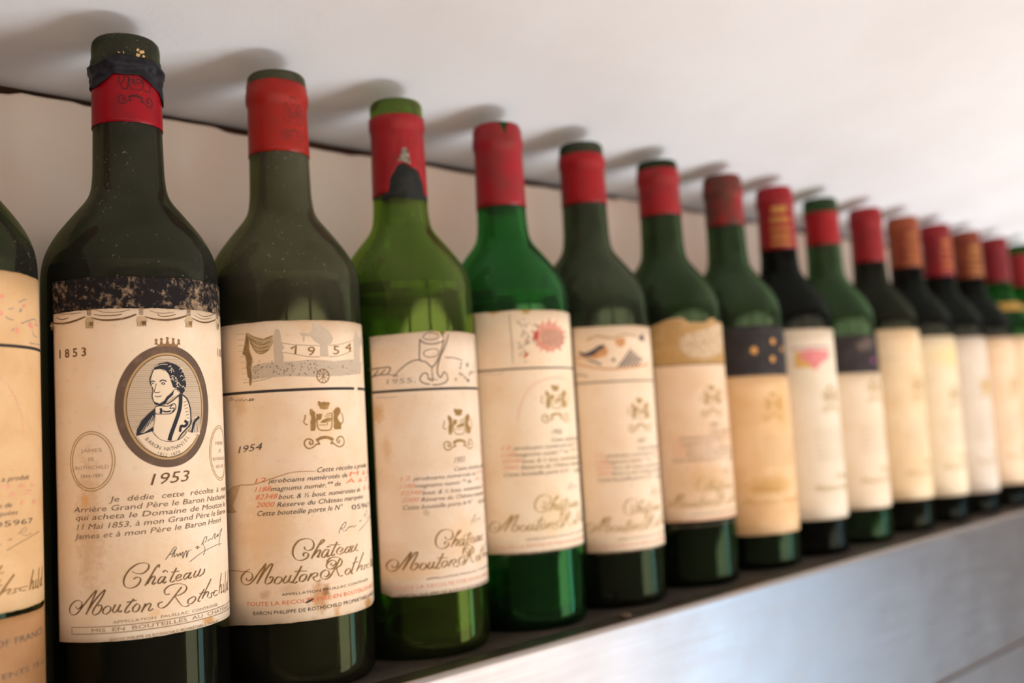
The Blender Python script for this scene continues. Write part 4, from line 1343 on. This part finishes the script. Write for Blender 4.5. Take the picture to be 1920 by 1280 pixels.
st3 = [(*on_bottle(3, 708, 775), 0.0035, 0.006, (0.55, 0.32, 0.12), 0.7), (*on_bottle(3, 725, 840), 0.003, 0.007, (0.58, 0.36, 0.16), 0.55), (*on_bottle(3, 825, 620), 0.004, 0.002, (0.62, 0.34, 0.12), 0.8), (*on_bottle(3, 800, 960), 0.002, 0.002, (0.45, 0.32, 0.22), 0.6), (*on_bottle(3, 870, 1010), 0.012, 0.012, (0.74, 0.50, 0.28), 0.6), (*on_bottle(3, 770, 1070), 0.02, 0.006, (0.70, 0.46, 0.24), 0.6)]
L3 = label_patch(b3, paper_mat('paper_goblet', (0.76, 0.62, 0.48), (0.70, 0.53, 0.37), 7.0, stains=st3), -69, 76, [(-69, 0.0345), (-60, 0.0325), (40, 0.0325), (60, 0.0335), (76, 0.0345)], [(-69, 0.1655), (-20, 0.1668), (-10.5, 0.1668), (-8.6, 0.1632), (-6.8, 0.1668), (76, 0.1668)], seed=16, amp=0.0002)
rule(L3, -68.5, 75, 0.1367, 0.0013, I_BLACK)
c = Crop(3, 670, 600, 4.2654)
k = Ink(off=0.0001)
for pts, w in (([(500, 150), (497, 230), (500, 318), (545, 335), (580, 365), (600, 375), (630, 340), (665, 260), (690, 165)], 0.0006), ([(500, 160), (540, 185), (600, 192), (660, 180), (695, 160)], 0.0006), ([(520, 140), (545, 110), (590, 100), (640, 115), (655, 135), (610, 155), (550, 155), (525, 140)], 0.0004), ([(530, 262), (560, 240), (620, 232), (650, 250), (635, 285), (590, 298), (545, 290), (530, 262)], 0.0004),
               ([(730, 110), (705, 200), (665, 290), (642, 370), (640, 430)], 0.0007), ([(290, 455), (340, 400), (400, 350), (460, 322), (500, 320)], 0.00055), ([(700, 300), (770, 302), (840, 325)], 0.0005), ([(90, 400), (180, 385), (262, 380), (240, 432), (170, 440), (105, 460)], 0.0006), ([(130, 450), (170, 400)], 0.0006), ([(180, 440), (225, 395)], 0.0006), ([(220, 435), (280, 440), (330, 450)], 0.0004),
               ([(595, 380), (600, 440), (605, 490)], 0.0005), ([(605, 490), (570, 470), (560, 430), (525, 430), (500, 475), (530, 505), (580, 515)], 0.0006), ([(640, 430), (665, 460), (695, 415), (720, 450), (715, 490), (660, 515), (600, 520)], 0.0006), ([(560, 470), (600, 470), (640, 480)], 0.0004), ([(925, 140), (935, 250), (938, 400)], 0.0005)):
    k.stroke(c(pts), w)
rr = random.Random(3)
for i in range(16):
    x, y = rr.uniform(785, 930), rr.uniform(345, 500)
    k.ring(c.p(x, y), 0.0008, 0.0008, 0.0004, 0.0004, 10)
k.build('illustration', I_SOFT, L3)
k = Ink(off=0.0001)
k.text('1955.', c.p(235, 515), c.p(465, 500), None, 0.0038, 0.2)
k.stroke(c([(150, 622), (200, 618), (240, 622), (320, 610)]), 0.0003)
k.build('lettering', I_GREY, L3)
standard_print(L3, 3, label_xf((860, 805), (725, 1060), 3), I_GOLD, I_SOFT, I_PINK, '1955', caps=True, ink_crest=I_CREST)

# ================================================================== red blot label
b4 = bottle(4, 'emerald green bottle with a chipped red capsule and a framed red blot on its label', glass_mat('glass_emerald', (0.21, 0.62, 0.24), 0.11, (0.12, 0.26, 0.13), 0.03, seed=9))
capsule(b4, foil_mat('foil_raspberry', (0.30, 0.012, 0.020), (0.22, 0.022, 0.022), 0.36, 60, seed=10), 0.2482, [(-180, 0.2996), (-42, 0.2996), (-36, 0.2975), (-27, 0.2925), (-23, 0.2925), (-18, 0.2985), (-15, 0.2996), (180, 0.2996)], seed=18, amp=0.0001)
L4 = label_patch(b4, paper_mat('paper_blot', (0.82, 0.68, 0.50), (0.78, 0.60, 0.41), 9.0, stains=[(*on_bottle(4, 925, 585), 0.003, 0.002, (0.52, 0.27, 0.06), 0.9), (*on_bottle(4, 985, 583), 0.0035, 0.002, (0.52, 0.27, 0.06), 0.9), (*on_bottle(4, 1040, 960), 0.012, 0.014, (0.74, 0.54, 0.28), 0.5)]), -75, 74, 0.0437, 0.1810, seed=19)
rule(L4, -74.5, 73.5, 0.1475, 0.0009, I_BLACK)
c = Crop(4, 940, 570, 6.4)
k = Ink(off=0.0001)
k.stroke(c([(845, 130), (600, 118), (300, 110), (95, 125), (110, 300), (130, 500), (135, 695), (300, 690), (600, 680), (850, 680)]), 0.00055, smooth=False)
rr = random.Random(8)
for i in range(22):
    x, y = rr.uniform(190, 400), rr.uniform(180, 620)
    k.stroke(c([(x, y), (x + rr.uniform(-30, 50), y + rr.uniform(-40, 40)), (x + rr.uniform(10, 80), y + rr.uniform(-50, 50))]), 0.00045)
k.build('illustration', I_GREY, L4)
k = Ink(off=0.00008)
pts = []
for i in range(44):
    t = 2 * PI * i / 44
    f = 1.0 + (0.20 if i % 3 == 0 else -0.12) * rr.uniform(0.0, 1.5)
    pts.append((575 + 190 * f * math.cos(t), 395 + 190 * f * math.sin(t)))
k.fill(c(pts))
k.build('illustration', ink_mat('blot_red', (0.58, 0.20, 0.13), (0.68, 0.40, 0.29), 40, 0.4, 0.65), L4)
k = Ink(off=0.00012)
k.fill(c([(480, 330), (560, 300), (680, 320), (755, 390), (740, 490), (620, 510), (520, 490), (470, 410)]))
k.build('illustration', ink_mat('blot_brown', (0.46, 0.24, 0.16), (0.55, 0.33, 0.22), 30), L4)
k = Ink(off=0.00014)
for pts in ([(265, 640), (290, 590), (330, 580), (320, 610), (285, 645)], [(380, 380), (430, 300), (450, 420), (400, 430)], [(245, 300), (280, 330), (270, 350)], [(290, 450), (330, 430), (320, 460)]):
    k.fill(c(pts))
k.build('illustration', ink_mat('blot_dark_red', (0.48, 0.07, 0.05)), L4)
standard_print(L4, 4, label_xf((1042, 757), (918, 988), 4), I_GOLDP, I_SOFT, I_PINK, '1956', caps=True)
k = Ink()
a = [on_bottle(4, x, y) for x, y in ((970, 790), (975, 765), (985, 740), (1000, 722), (1020, 712), (1040, 708), (1060, 710))]
k.stroke(a, 0.0011)
k.build('red_lettering', ink_mat('faint_rose', (0.78, 0.52, 0.38)), L4)
k = Ink()
k.stroke([on_bottle(4, x, y) for x, y in ((908, 703), (920, 700), (930, 703), (945, 699))], 0.0003)
k.build('signature', I_GREY, L4)

# ================================================================== orange and blue-black sketch
b5 = bottle(5, 'dark green bottle whose label has an orange and blue-black sketch at the top', glass_mat('glass_bottle_green', (0.28, 0.37, 0.22), 0.13, (0.2, 0.22, 0.16), 0.05, seed=11))
capsule(b5, foil_mat('foil_red_five', RED1, RED2, 0.4, 60, seed=12), 0.2588, 0.2925, seed=20, amp=0.0002)
L5 = label_patch(b5, paper_mat('paper_sketch', (0.80, 0.64, 0.47), (0.75, 0.56, 0.38), 11.0), -68, 72, 0.0345, 0.1742, seed=21)
rule(L5, -67.5, 71.5, 0.1392, 0.0009, I_SOFT)
c = Crop(5, 940, 570, 6.4)
k = Ink(off=0.0001)
k.fill(c([(1040, 650), (1150, 560), (1240, 500), (1285, 560), (1260, 620), (1130, 660)]))
k.stroke(c([(900, 720), (1000, 740), (1150, 770), (1350, 780), (1560, 760), (1760, 720)]), 0.002, 0.001)
k.fill(c([(1350, 420), (1480, 400), (1490, 480), (1440, 520), (1380, 500)]))
k.stroke(c([(900, 660), (960, 640), (1050, 670)]), 0.0012)
k.build('illustration', ink_mat('sketch_orange', (0.56, 0.27, 0.10), (0.66, 0.42, 0.24)), L5)
k = Ink(off=0.00014)
k.fill(c([(915, 570), (1000, 590), (1080, 560), (1165, 500), (1230, 485), (1245, 510), (1180, 560), (1110, 610), (1030, 640), (960, 620)]))
for i in range(6):
    k.stroke(c([(1400 + i * 45, 760 - i * 4), (1480 + i * 40, 660), (1555 + i * 28, 545 + i * 25)]), 0.0011, 0.0006)
k.fill(c([(1640, 420), (1680, 350), (1720, 420), (1700, 450)]))
k.dot(c.p(1345, 670), 0.0011)
k.stroke(c([(1050, 680), (1130, 700), (1200, 730)]), 0.0011)
k.stroke(c([(890, 860), (950, 850), (1040, 870)]), 0.0006)
k.build('illustration', ink_mat('sketch_blueblack', (0.05, 0.045, 0.06), (0.22, 0.18, 0.16), 50), L5)
k = Ink(off=0.0001)
k.stroke([on_bottle(5, x, y) for x, y in ((1100, 638), (1120, 630), (1145, 634), (1170, 627), (1195, 630))], 0.0009)
k.build('illustration', I_GOLDP, L5)
standard_print(L5, 5, label_xf((1200, 778), (1098, 990), 5), I_GOLDP, I_SOFT, I_PINK, '1957', caps=True)

# ================================================================== ochre torn top panel
b6 = bottle(6, 'green bottle whose label has a ragged ochre top panel with a pale smudge', glass_mat('glass_green_six', (0.27, 0.40, 0.22), 0.11, (0.16, 0.2, 0.13), 0.05, seed=13))
capsule(b6, foil_mat('foil_red_six', (0.29, 0.010, 0.014), (0.19, 0.02, 0.018), 0.4, 60, seed=14), 0.2598, 0.2938, seed=22, amp=0.0002)
L6 = label_patch(b6, paper_mat('paper_ochre', (0.74, 0.55, 0.38), (0.68, 0.46, 0.28), 13.0, stains=[(*on_bottle(6, 1320, 900), 0.02, 0.012, (0.58, 0.34, 0.13), 0.55), (*on_bottle(6, 1270, 900), 0.01, 0.02, (0.62, 0.42, 0.26), 0.4)]), -72, 72, 0.0442, [(-72, 0.1775), (-50, 0.182), (-38, 0.1818), (-30, 0.1785), (-10, 0.1785), (-2, 0.1815), (4, 0.182), (8, 0.1795), (72, 0.179)], seed=23)
top6 = Ink(off=0.00006)
pts = [(math.radians(-71.5 + 143 * i / 60) * R, 0.1505) for i in range(61)]
fn = edge_fn([(-72, 0.1770), (-50, 0.1814), (-38, 0.1812), (-30, 0.178), (-10, 0.178), (-2, 0.1808), (4, 0.1815), (8, 0.179), (72, 0.1785)])
pts += [(math.radians(71.5 - 143 * i / 60) * R, fn(math.radians(71.5 - 143 * i / 60))) for i in range(61)]
top6.fill(pts)
top6.build('ochre_panel', ink_mat('panel_ochre', (0.42, 0.25, 0.09), (0.52, 0.33, 0.15), 12), L6)
k = Ink(off=0.0001)
pale = [on_bottle(6, x, y) for x, y in ((1272, 650), (1276, 632), (1292, 624), (1320, 618), (1345, 606), (1354, 615), (1354, 660), (1330, 672), (1290, 670))]
k.fill(pale)
k.build('pale_panel', ink_mat('panel_pale', (0.60, 0.45, 0.29), (0.42, 0.28, 0.16), 40, 0.42, 0.62), L6)
rule(L6, -71.5, 71.5, 0.1500, 0.0010, I_SEPIA)
standard_print(L6, 6, label_xf((1335, 752), (1240, 945), 6), I_GOLDP, I_SOFT, I_PINK, '1958', caps=True)

# ================================================================== black panel with orange dots
b7 = bottle(7, 'green bottle with a black label panel dotted orange above a tan label', glass_mat('glass_green_seven', (0.27, 0.42, 0.24), 0.11, (0.16, 0.2, 0.13), 0.05, seed=15))
cap7 = capsule(b7, foil_mat('foil_rust_red', (0.26, 0.012, 0.014), (0.10, 0.03, 0.02), 0.45, 45, seed=16, lo=0.42, hi=0.58), 0.2604, 0.2996, closed=True, seed=24, amp=0.0002)
L7 = label_patch(b7, paper_mat('paper_tan', (0.74, 0.50, 0.27), (0.68, 0.42, 0.20), 15.0, stains=[(*on_bottle(7, 1450, 910), 0.022, 0.008, (0.52, 0.28, 0.06), 0.7), (*on_bottle(7, 1465, 760), 0.006, 0.02, (0.58, 0.34, 0.12), 0.5)]), -80, 74, 0.0255, 0.1417, seed=25)
P7 = label_patch(b7, ink_mat('panel_black', (0.022, 0.018, 0.018), (0.04, 0.034, 0.034), 8), -80, 74, 0.1417, 0.179, seed=26, name='black_panel')
k = Ink(off=0.0001)
for x, y, r in ((1414, 657, 0.0028), (1449, 640, 0.0024), (1449, 673, 0.0024), (1466, 655, 0.002)):
    k.dot(on_bottle(7, x, y), r, 14)
k.build('orange_dot', ink_mat('dot_orange', (0.62, 0.30, 0.08)), P7)
k = Ink(off=0.0001)
draw_crest(k, (on_bottle(7, 1450, 765)[0], 0.118), 1.0, 1.0)
k.text('Château', (on_bottle(7, 1410, 930)[0], 0.056), None, None, 0.007, 0.35)
k.text('Mouton Rothschild', (on_bottle(7, 1395, 950)[0], 0.047), (0.028, 0.047), None, 0.0072, 0.35)
k.build('gold_print', ink_mat('amber_print', (0.52, 0.29, 0.08)), L7)
k = Ink(off=0.0001)
rr = random.Random(2)
for i in range(5):
    k.text('jéroboams numérotés de', (-0.022, 0.094 - i * 0.0045), (0.026, 0.094 - i * 0.0045), None, 0.003, 0.38)
k.build('lettering', ink_mat('faint_tan_print', (0.48, 0.29, 0.14)), L7)

DARKG = glass_mat('glass_black', (0.16, 0.18, 0.15), 0.03, (0.10, 0.10, 0.10), 0.05, seed=17)


def simple_print(L, n, c_dark, crest_az=-5, crest_z=0.122, zs=(0.096, 0.05), crest_mat=None, art=None):
    k = Ink(off=0.0001)
    draw_crest(k, (math.radians(crest_az) * R, crest_z))
    k.text('Château', (-0.006, zs[1] + 0.0085), None, None, 0.007, 0.35)
    k.text('Mouton Rothschild', (-0.026, zs[1]), (0.030, zs[1]), None, 0.0072, 0.35)
    k.build('gold_print', crest_mat or I_GOLDP, L)
    k = Ink(off=0.0001)
    for i in range(6):
        k.text('jéroboams numérotés de', (-0.022, zs[0] - i * 0.0042), (0.026, zs[0] - i * 0.0042), None, 0.003, 0.38)
    k.build('lettering', c_dark, L)


FAINT = ink_mat('faint_print', (0.50, 0.40, 0.29))
# ================================================================== gold lettered capsule, pink drawing
b8 = bottle(8, 'black bottle with gold marks on its red capsule and a pink drawing on white label', DARKG, wine=True)
cap8 = capsule(b8, foil_mat('foil_wine_red', (0.26, 0.010, 0.014), (0.21, 0.012, 0.014), 0.36, 60, seed=18), 0.2478, 0.2996, closed=True, seed=27, amp=0.0001)


def gold_capsule(cap, n, col, az=-22):
    k = Ink(rad=0.0150, off=0.0)
    s0 = math.radians(az) * 0.0150
    for i, (z, w, h) in enumerate(((0.2800, 0.013, 0.006), (0.2715, 0.016, 0.005), (0.2640, 0.017, 0.003), (0.2575, 0.016, 0.004), (0.2515, 0.017, 0.003))):
        m_ = 5
        for j in range(m_):
            x = s0 - w / 2 + w * (j + 0.5) / m_
            k.stroke([(x - w / m_ * 0.4, z - h / 2), (x - w / m_ * 0.1, z + h / 2), (x + w / m_ * 0.2, z - h / 3), (x + w / m_ * 0.4, z + h / 2)], 0.0008)
    k.build('gold_lettering', col, cap, rad_of=lambda z: r_at(z) + 0.0006)


GOLDF = ink_mat('gold_stamp', (0.52, 0.26, 0.06))
gold_capsule(cap8, 8, GOLDF, -47)
L8 = label_patch(b8, paper_mat('paper_white', (0.72, 0.62, 0.48), (0.68, 0.57, 0.42), 17.0, mottling=0.5), -80, 76, 0.0280, 0.1785, seed=28)
k = Ink()
for pts in ([(1490, 690), (1490, 660), (1520, 656), (1530, 690)],):
    k.fill([on_bottle(8, x, y) for x, y in pts])
k.build('illustration', ink_mat('art_ochre', (0.62, 0.36, 0.10)), L8)
k = Ink(off=0.0001)
for pts in ([(1500, 672), (1500, 660), (1515, 655), (1555, 658), (1553, 672), (1540, 680), (1528, 695), (1518, 682)],):
    k.fill([on_bottle(8, x, y) for x, y in pts])
k.build('illustration', ink_mat('art_pink', (0.66, 0.20, 0.20), (0.74, 0.40, 0.34), 30), L8)
k = Ink(off=0.00012)
k.stroke([on_bottle(8, x, y) for x, y in ((1482, 655), (1510, 652), (1540, 650), (1556, 652))], 0.0014)
k.build('illustration', ink_mat('art_violet', (0.40, 0.22, 0.26)), L8)
simple_print(L8, 8, FAINT)

# ================================================================== black panel with magenta spot
b9 = bottle(9, 'green bottle with bare green lip, short red capsule and black label panel over white', glass_mat('glass_green_nine', (0.26, 0.44, 0.24), 0.11, (0.16, 0.2, 0.13), 0.05, seed=19))
capsule(b9, foil_mat('foil_red_nine', RED1, (0.24, 0.010, 0.012), 0.38, 50, seed=20), 0.2583, 0.2872, seed=29, amp=0.0002)
L9 = label_patch(b9, paper_mat('paper_cream_nine', (0.74, 0.60, 0.44), (0.70, 0.55, 0.38), 19.0, mottling=0.5), -80, 76, 0.0290, 0.1427, seed=30)
P9 = label_patch(b9, ink_mat('panel_black_nine', (0.022, 0.016, 0.016), (0.036, 0.03, 0.03), 8), -80, 76, 0.1427, 0.1752, seed=31, name='black_panel')
k = Ink(off=0.0001)
k.dot(on_bottle(9, 1637, 676), 0.0022, 12)
k.build('magenta_spot', ink_mat('spot_magenta', (0.32, 0.05, 0.22)), P9)
k = Ink(off=0.0001)
k.fill([on_bottle(9, x, y) for x, y in ((1605, 645), (1625, 632), (1638, 640), (1632, 655), (1610, 658))])
k.build('dull_patch', ink_mat('patch_brown', (0.10, 0.07, 0.055)), P9)
simple_print(L9, 9, FAINT, crest_z=0.128)

# ================================================================== the far bottles
b10 = bottle(10, 'dark bottle with plain red capsule and tan label, right of the black-panelled label', glass_mat('glass_dark_ten', (0.2, 0.22, 0.15), 0.05, (0.14, 0.14, 0.11), 0.05, seed=21))
capsule(b10, foil_mat('foil_red_ten', (0.25, 0.010, 0.014), (0.20, 0.012, 0.014), 0.38, 50, seed=22), 0.2490, 0.2996, closed=True, seed=32, amp=0.0001)
L10 = label_patch(b10, paper_mat('paper_tan_ten', (0.74, 0.57, 0.36), (0.68, 0.48, 0.27), 21.0, mottling=0.5), -80, 76, 0.0288, 0.1822, seed=33)
rule(L10, -79, 75, 0.156, 0.0008, FAINT)
simple_print(L10, 10, FAINT, crest_z=0.128)

M_ORANGE = foil_mat('foil_copper_orange', (0.26, 0.060, 0.020), (0.17, 0.028, 0.014), 0.4, 60, seed=23)
b11 = bottle(11, 'black bottle with copper orange capsule and a yellow-topped white label', DARKG, wine=True)
cap11 = capsule(b11, M_ORANGE, 0.2490, 0.2996, closed=True, seed=34, amp=0.0001)
gold_capsule(cap11, 11, ink_mat('copper_stamp', (0.36, 0.12, 0.03)), -30)
L11 = label_patch(b11, paper_mat('paper_yellow_top', (0.72, 0.60, 0.42), (0.68, 0.55, 0.36), 23.0, mottling=0.5, stains=[(0.0, 0.158, 0.03, 0.014, (0.66, 0.52, 0.20), 0.7)]), -80, 76, 0.0250, 0.1775, seed=35)
simple_print(L11, 11, FAINT, crest_z=0.118)

b12 = bottle(12, 'black bottle with red capsule stamped orange and a greyish white label', DARKG, wine=True)
cap12 = capsule(b12, foil_mat('foil_red_twelve', (0.22, 0.010, 0.014), (0.16, 0.012, 0.014), 0.38, 50, seed=24), 0.2450, 0.2996, closed=True, seed=36, amp=0.0001)
gold_capsule(cap12, 12, ink_mat('orange_stamp', (0.48, 0.16, 0.05)), -20)
L12 = label_patch(b12, paper_mat('paper_greyish', (0.62, 0.53, 0.43), (0.58, 0.48, 0.37), 25.0, mottling=0.5), -80, 76, 0.0214, 0.178, seed=37)
k = Ink()
k.dot((-0.0033, 0.1265), 0.0055, 14, 0.008)
k.build('illustration', ink_mat('art_amber', (0.62, 0.40, 0.16)), L12)
simple_print(L12, 12, FAINT, crest_z=0.126)

b13 = bottle(13, 'black bottle with brown and gold capsule and a peach label', DARKG, wine=True)
cap13 = capsule(b13, foil_mat('foil_brown', (0.20, 0.040, 0.014), (0.13, 0.022, 0.012), 0.4, 50, seed=25), 0.2481, 0.2996, closed=True, seed=38, amp=0.0001)
gold_capsule(cap13, 13, ink_mat('gold_stamp_thirteen', (0.40, 0.19, 0.05)), -30)
L13 = label_patch(b13, paper_mat('paper_peach', (0.70, 0.52, 0.35), (0.66, 0.46, 0.28), 27.0, mottling=0.5), -80, 76, 0.0232, 0.1792, seed=39)
simple_print(L13, 13, FAINT, crest_z=0.126)

EMER = glass_mat('glass_emerald_far', (0.15, 0.42, 0.15), 0.05, (0.10, 0.20, 0.10), 0.03, seed=27)
b14 = bottle(14, 'green bottle with dark red capsule and a yellow shoulder label', EMER)
capsule(b14, foil_mat('foil_maroon', (0.17, 0.008, 0.012), (0.13, 0.010, 0.012), 0.4, 50, seed=26), 0.2484, 0.2996, closed=True, seed=40, amp=0.0001)


def shoulder_label(parent, mat, az0, az1, z0, z1):
    k = Ink(rad=0.03, off=0.0)
    n = 24
    rows = 8
    vs_, fs = [], []
    for i in range(n + 1):
        a = math.radians(az0 + (az1 - az0) * i / n) * 0.03
        for j in range(rows + 1):
            vs_.append((a, z0 + (z1 - z0) * j / rows))
    for i in range(n):
        for j in range(rows):
            b = i * (rows + 1) + j
            fs.append((b, b + rows + 1, b + rows + 2, b + 1))
    k.add(vs_, fs)
    return k.build('shoulder_label', mat, parent, rad_of=lambda z: r_at(z) + 0.00025)


shoulder_label(b14, ink_mat('shoulder_yellow', (0.46, 0.26, 0.05), (0.56, 0.36, 0.10), 20), -75, 25, 0.2135, 0.2225)
L14 = label_patch(b14, paper_mat('paper_fourteen', (0.76, 0.58, 0.38), (0.72, 0.50, 0.30), 29.0, mottling=0.5), -80, 76, 0.0232, 0.182, seed=41)
k = Ink()
k.fill([(-0.02, 0.155), (-0.012, 0.165), (0.004, 0.162), (0.012, 0.15), (0.0, 0.143), (-0.015, 0.146)])
k.build('illustration', ink_mat('art_brown', (0.36, 0.18, 0.08)), L14)
simple_print(L14, 14, FAINT, crest_z=0.122)

b15 = bottle(15, 'green bottle with bare lip and red capsule, last one, cut off by the right edge', EMER)
capsule(b15, foil_mat('foil_red_last', (0.22, 0.012, 0.014), (0.17, 0.012, 0.014), 0.4, 50, seed=28), 0.2484, 0.2872, seed=42, amp=0.0001)
shoulder_label(b15, ink_mat('shoulder_yellow_last', (0.46, 0.26, 0.05), (0.56, 0.36, 0.10), 20), -75, 25, 0.2135, 0.2225)
L15 = label_patch(b15, paper_mat('paper_fifteen', (0.76, 0.60, 0.42), (0.70, 0.50, 0.32), 31.0, mottling=0.5), -80, 76, 0.0232, 0.18, seed=43)
simple_print(L15, 15, FAINT, crest_z=0.122)

# ------------------------------------------------------------------ crumbs on the shelf
M_CRUMB = foil_mat('crumb', (0.10, 0.07, 0.05), (0.05, 0.035, 0.025), 0.9, 300, seed=30)
for i, (x, y, s_, words) in enumerate(((0.268, -0.0495, 0.0028, 'dark crumb lying on the shelf edge below the fifth label'),)):
    bm = bmesh.new()
    bmesh.ops.create_icosphere(bm, subdivisions=2, radius=s_)
    for v in bm.verts:
        v.co *= 1 + 0.5 * mnoise.noise(v.co * 400 + Vector((i * 9, 0, 0)))
        v.co.x *= 1.6
        v.co.z *= 0.6
    zmin = min(v.co.z for v in bm.verts)
    for v in bm.verts: v.co.z -= zmin
    me = bpy.data.meshes.new('crumb')
    bm.to_mesh(me)
    bm.free()
    o = link('crumb', me, M_CRUMB, smooth=True)
    o.location = (x, y, 0.0002)
    tag(o, words, 'crumb')
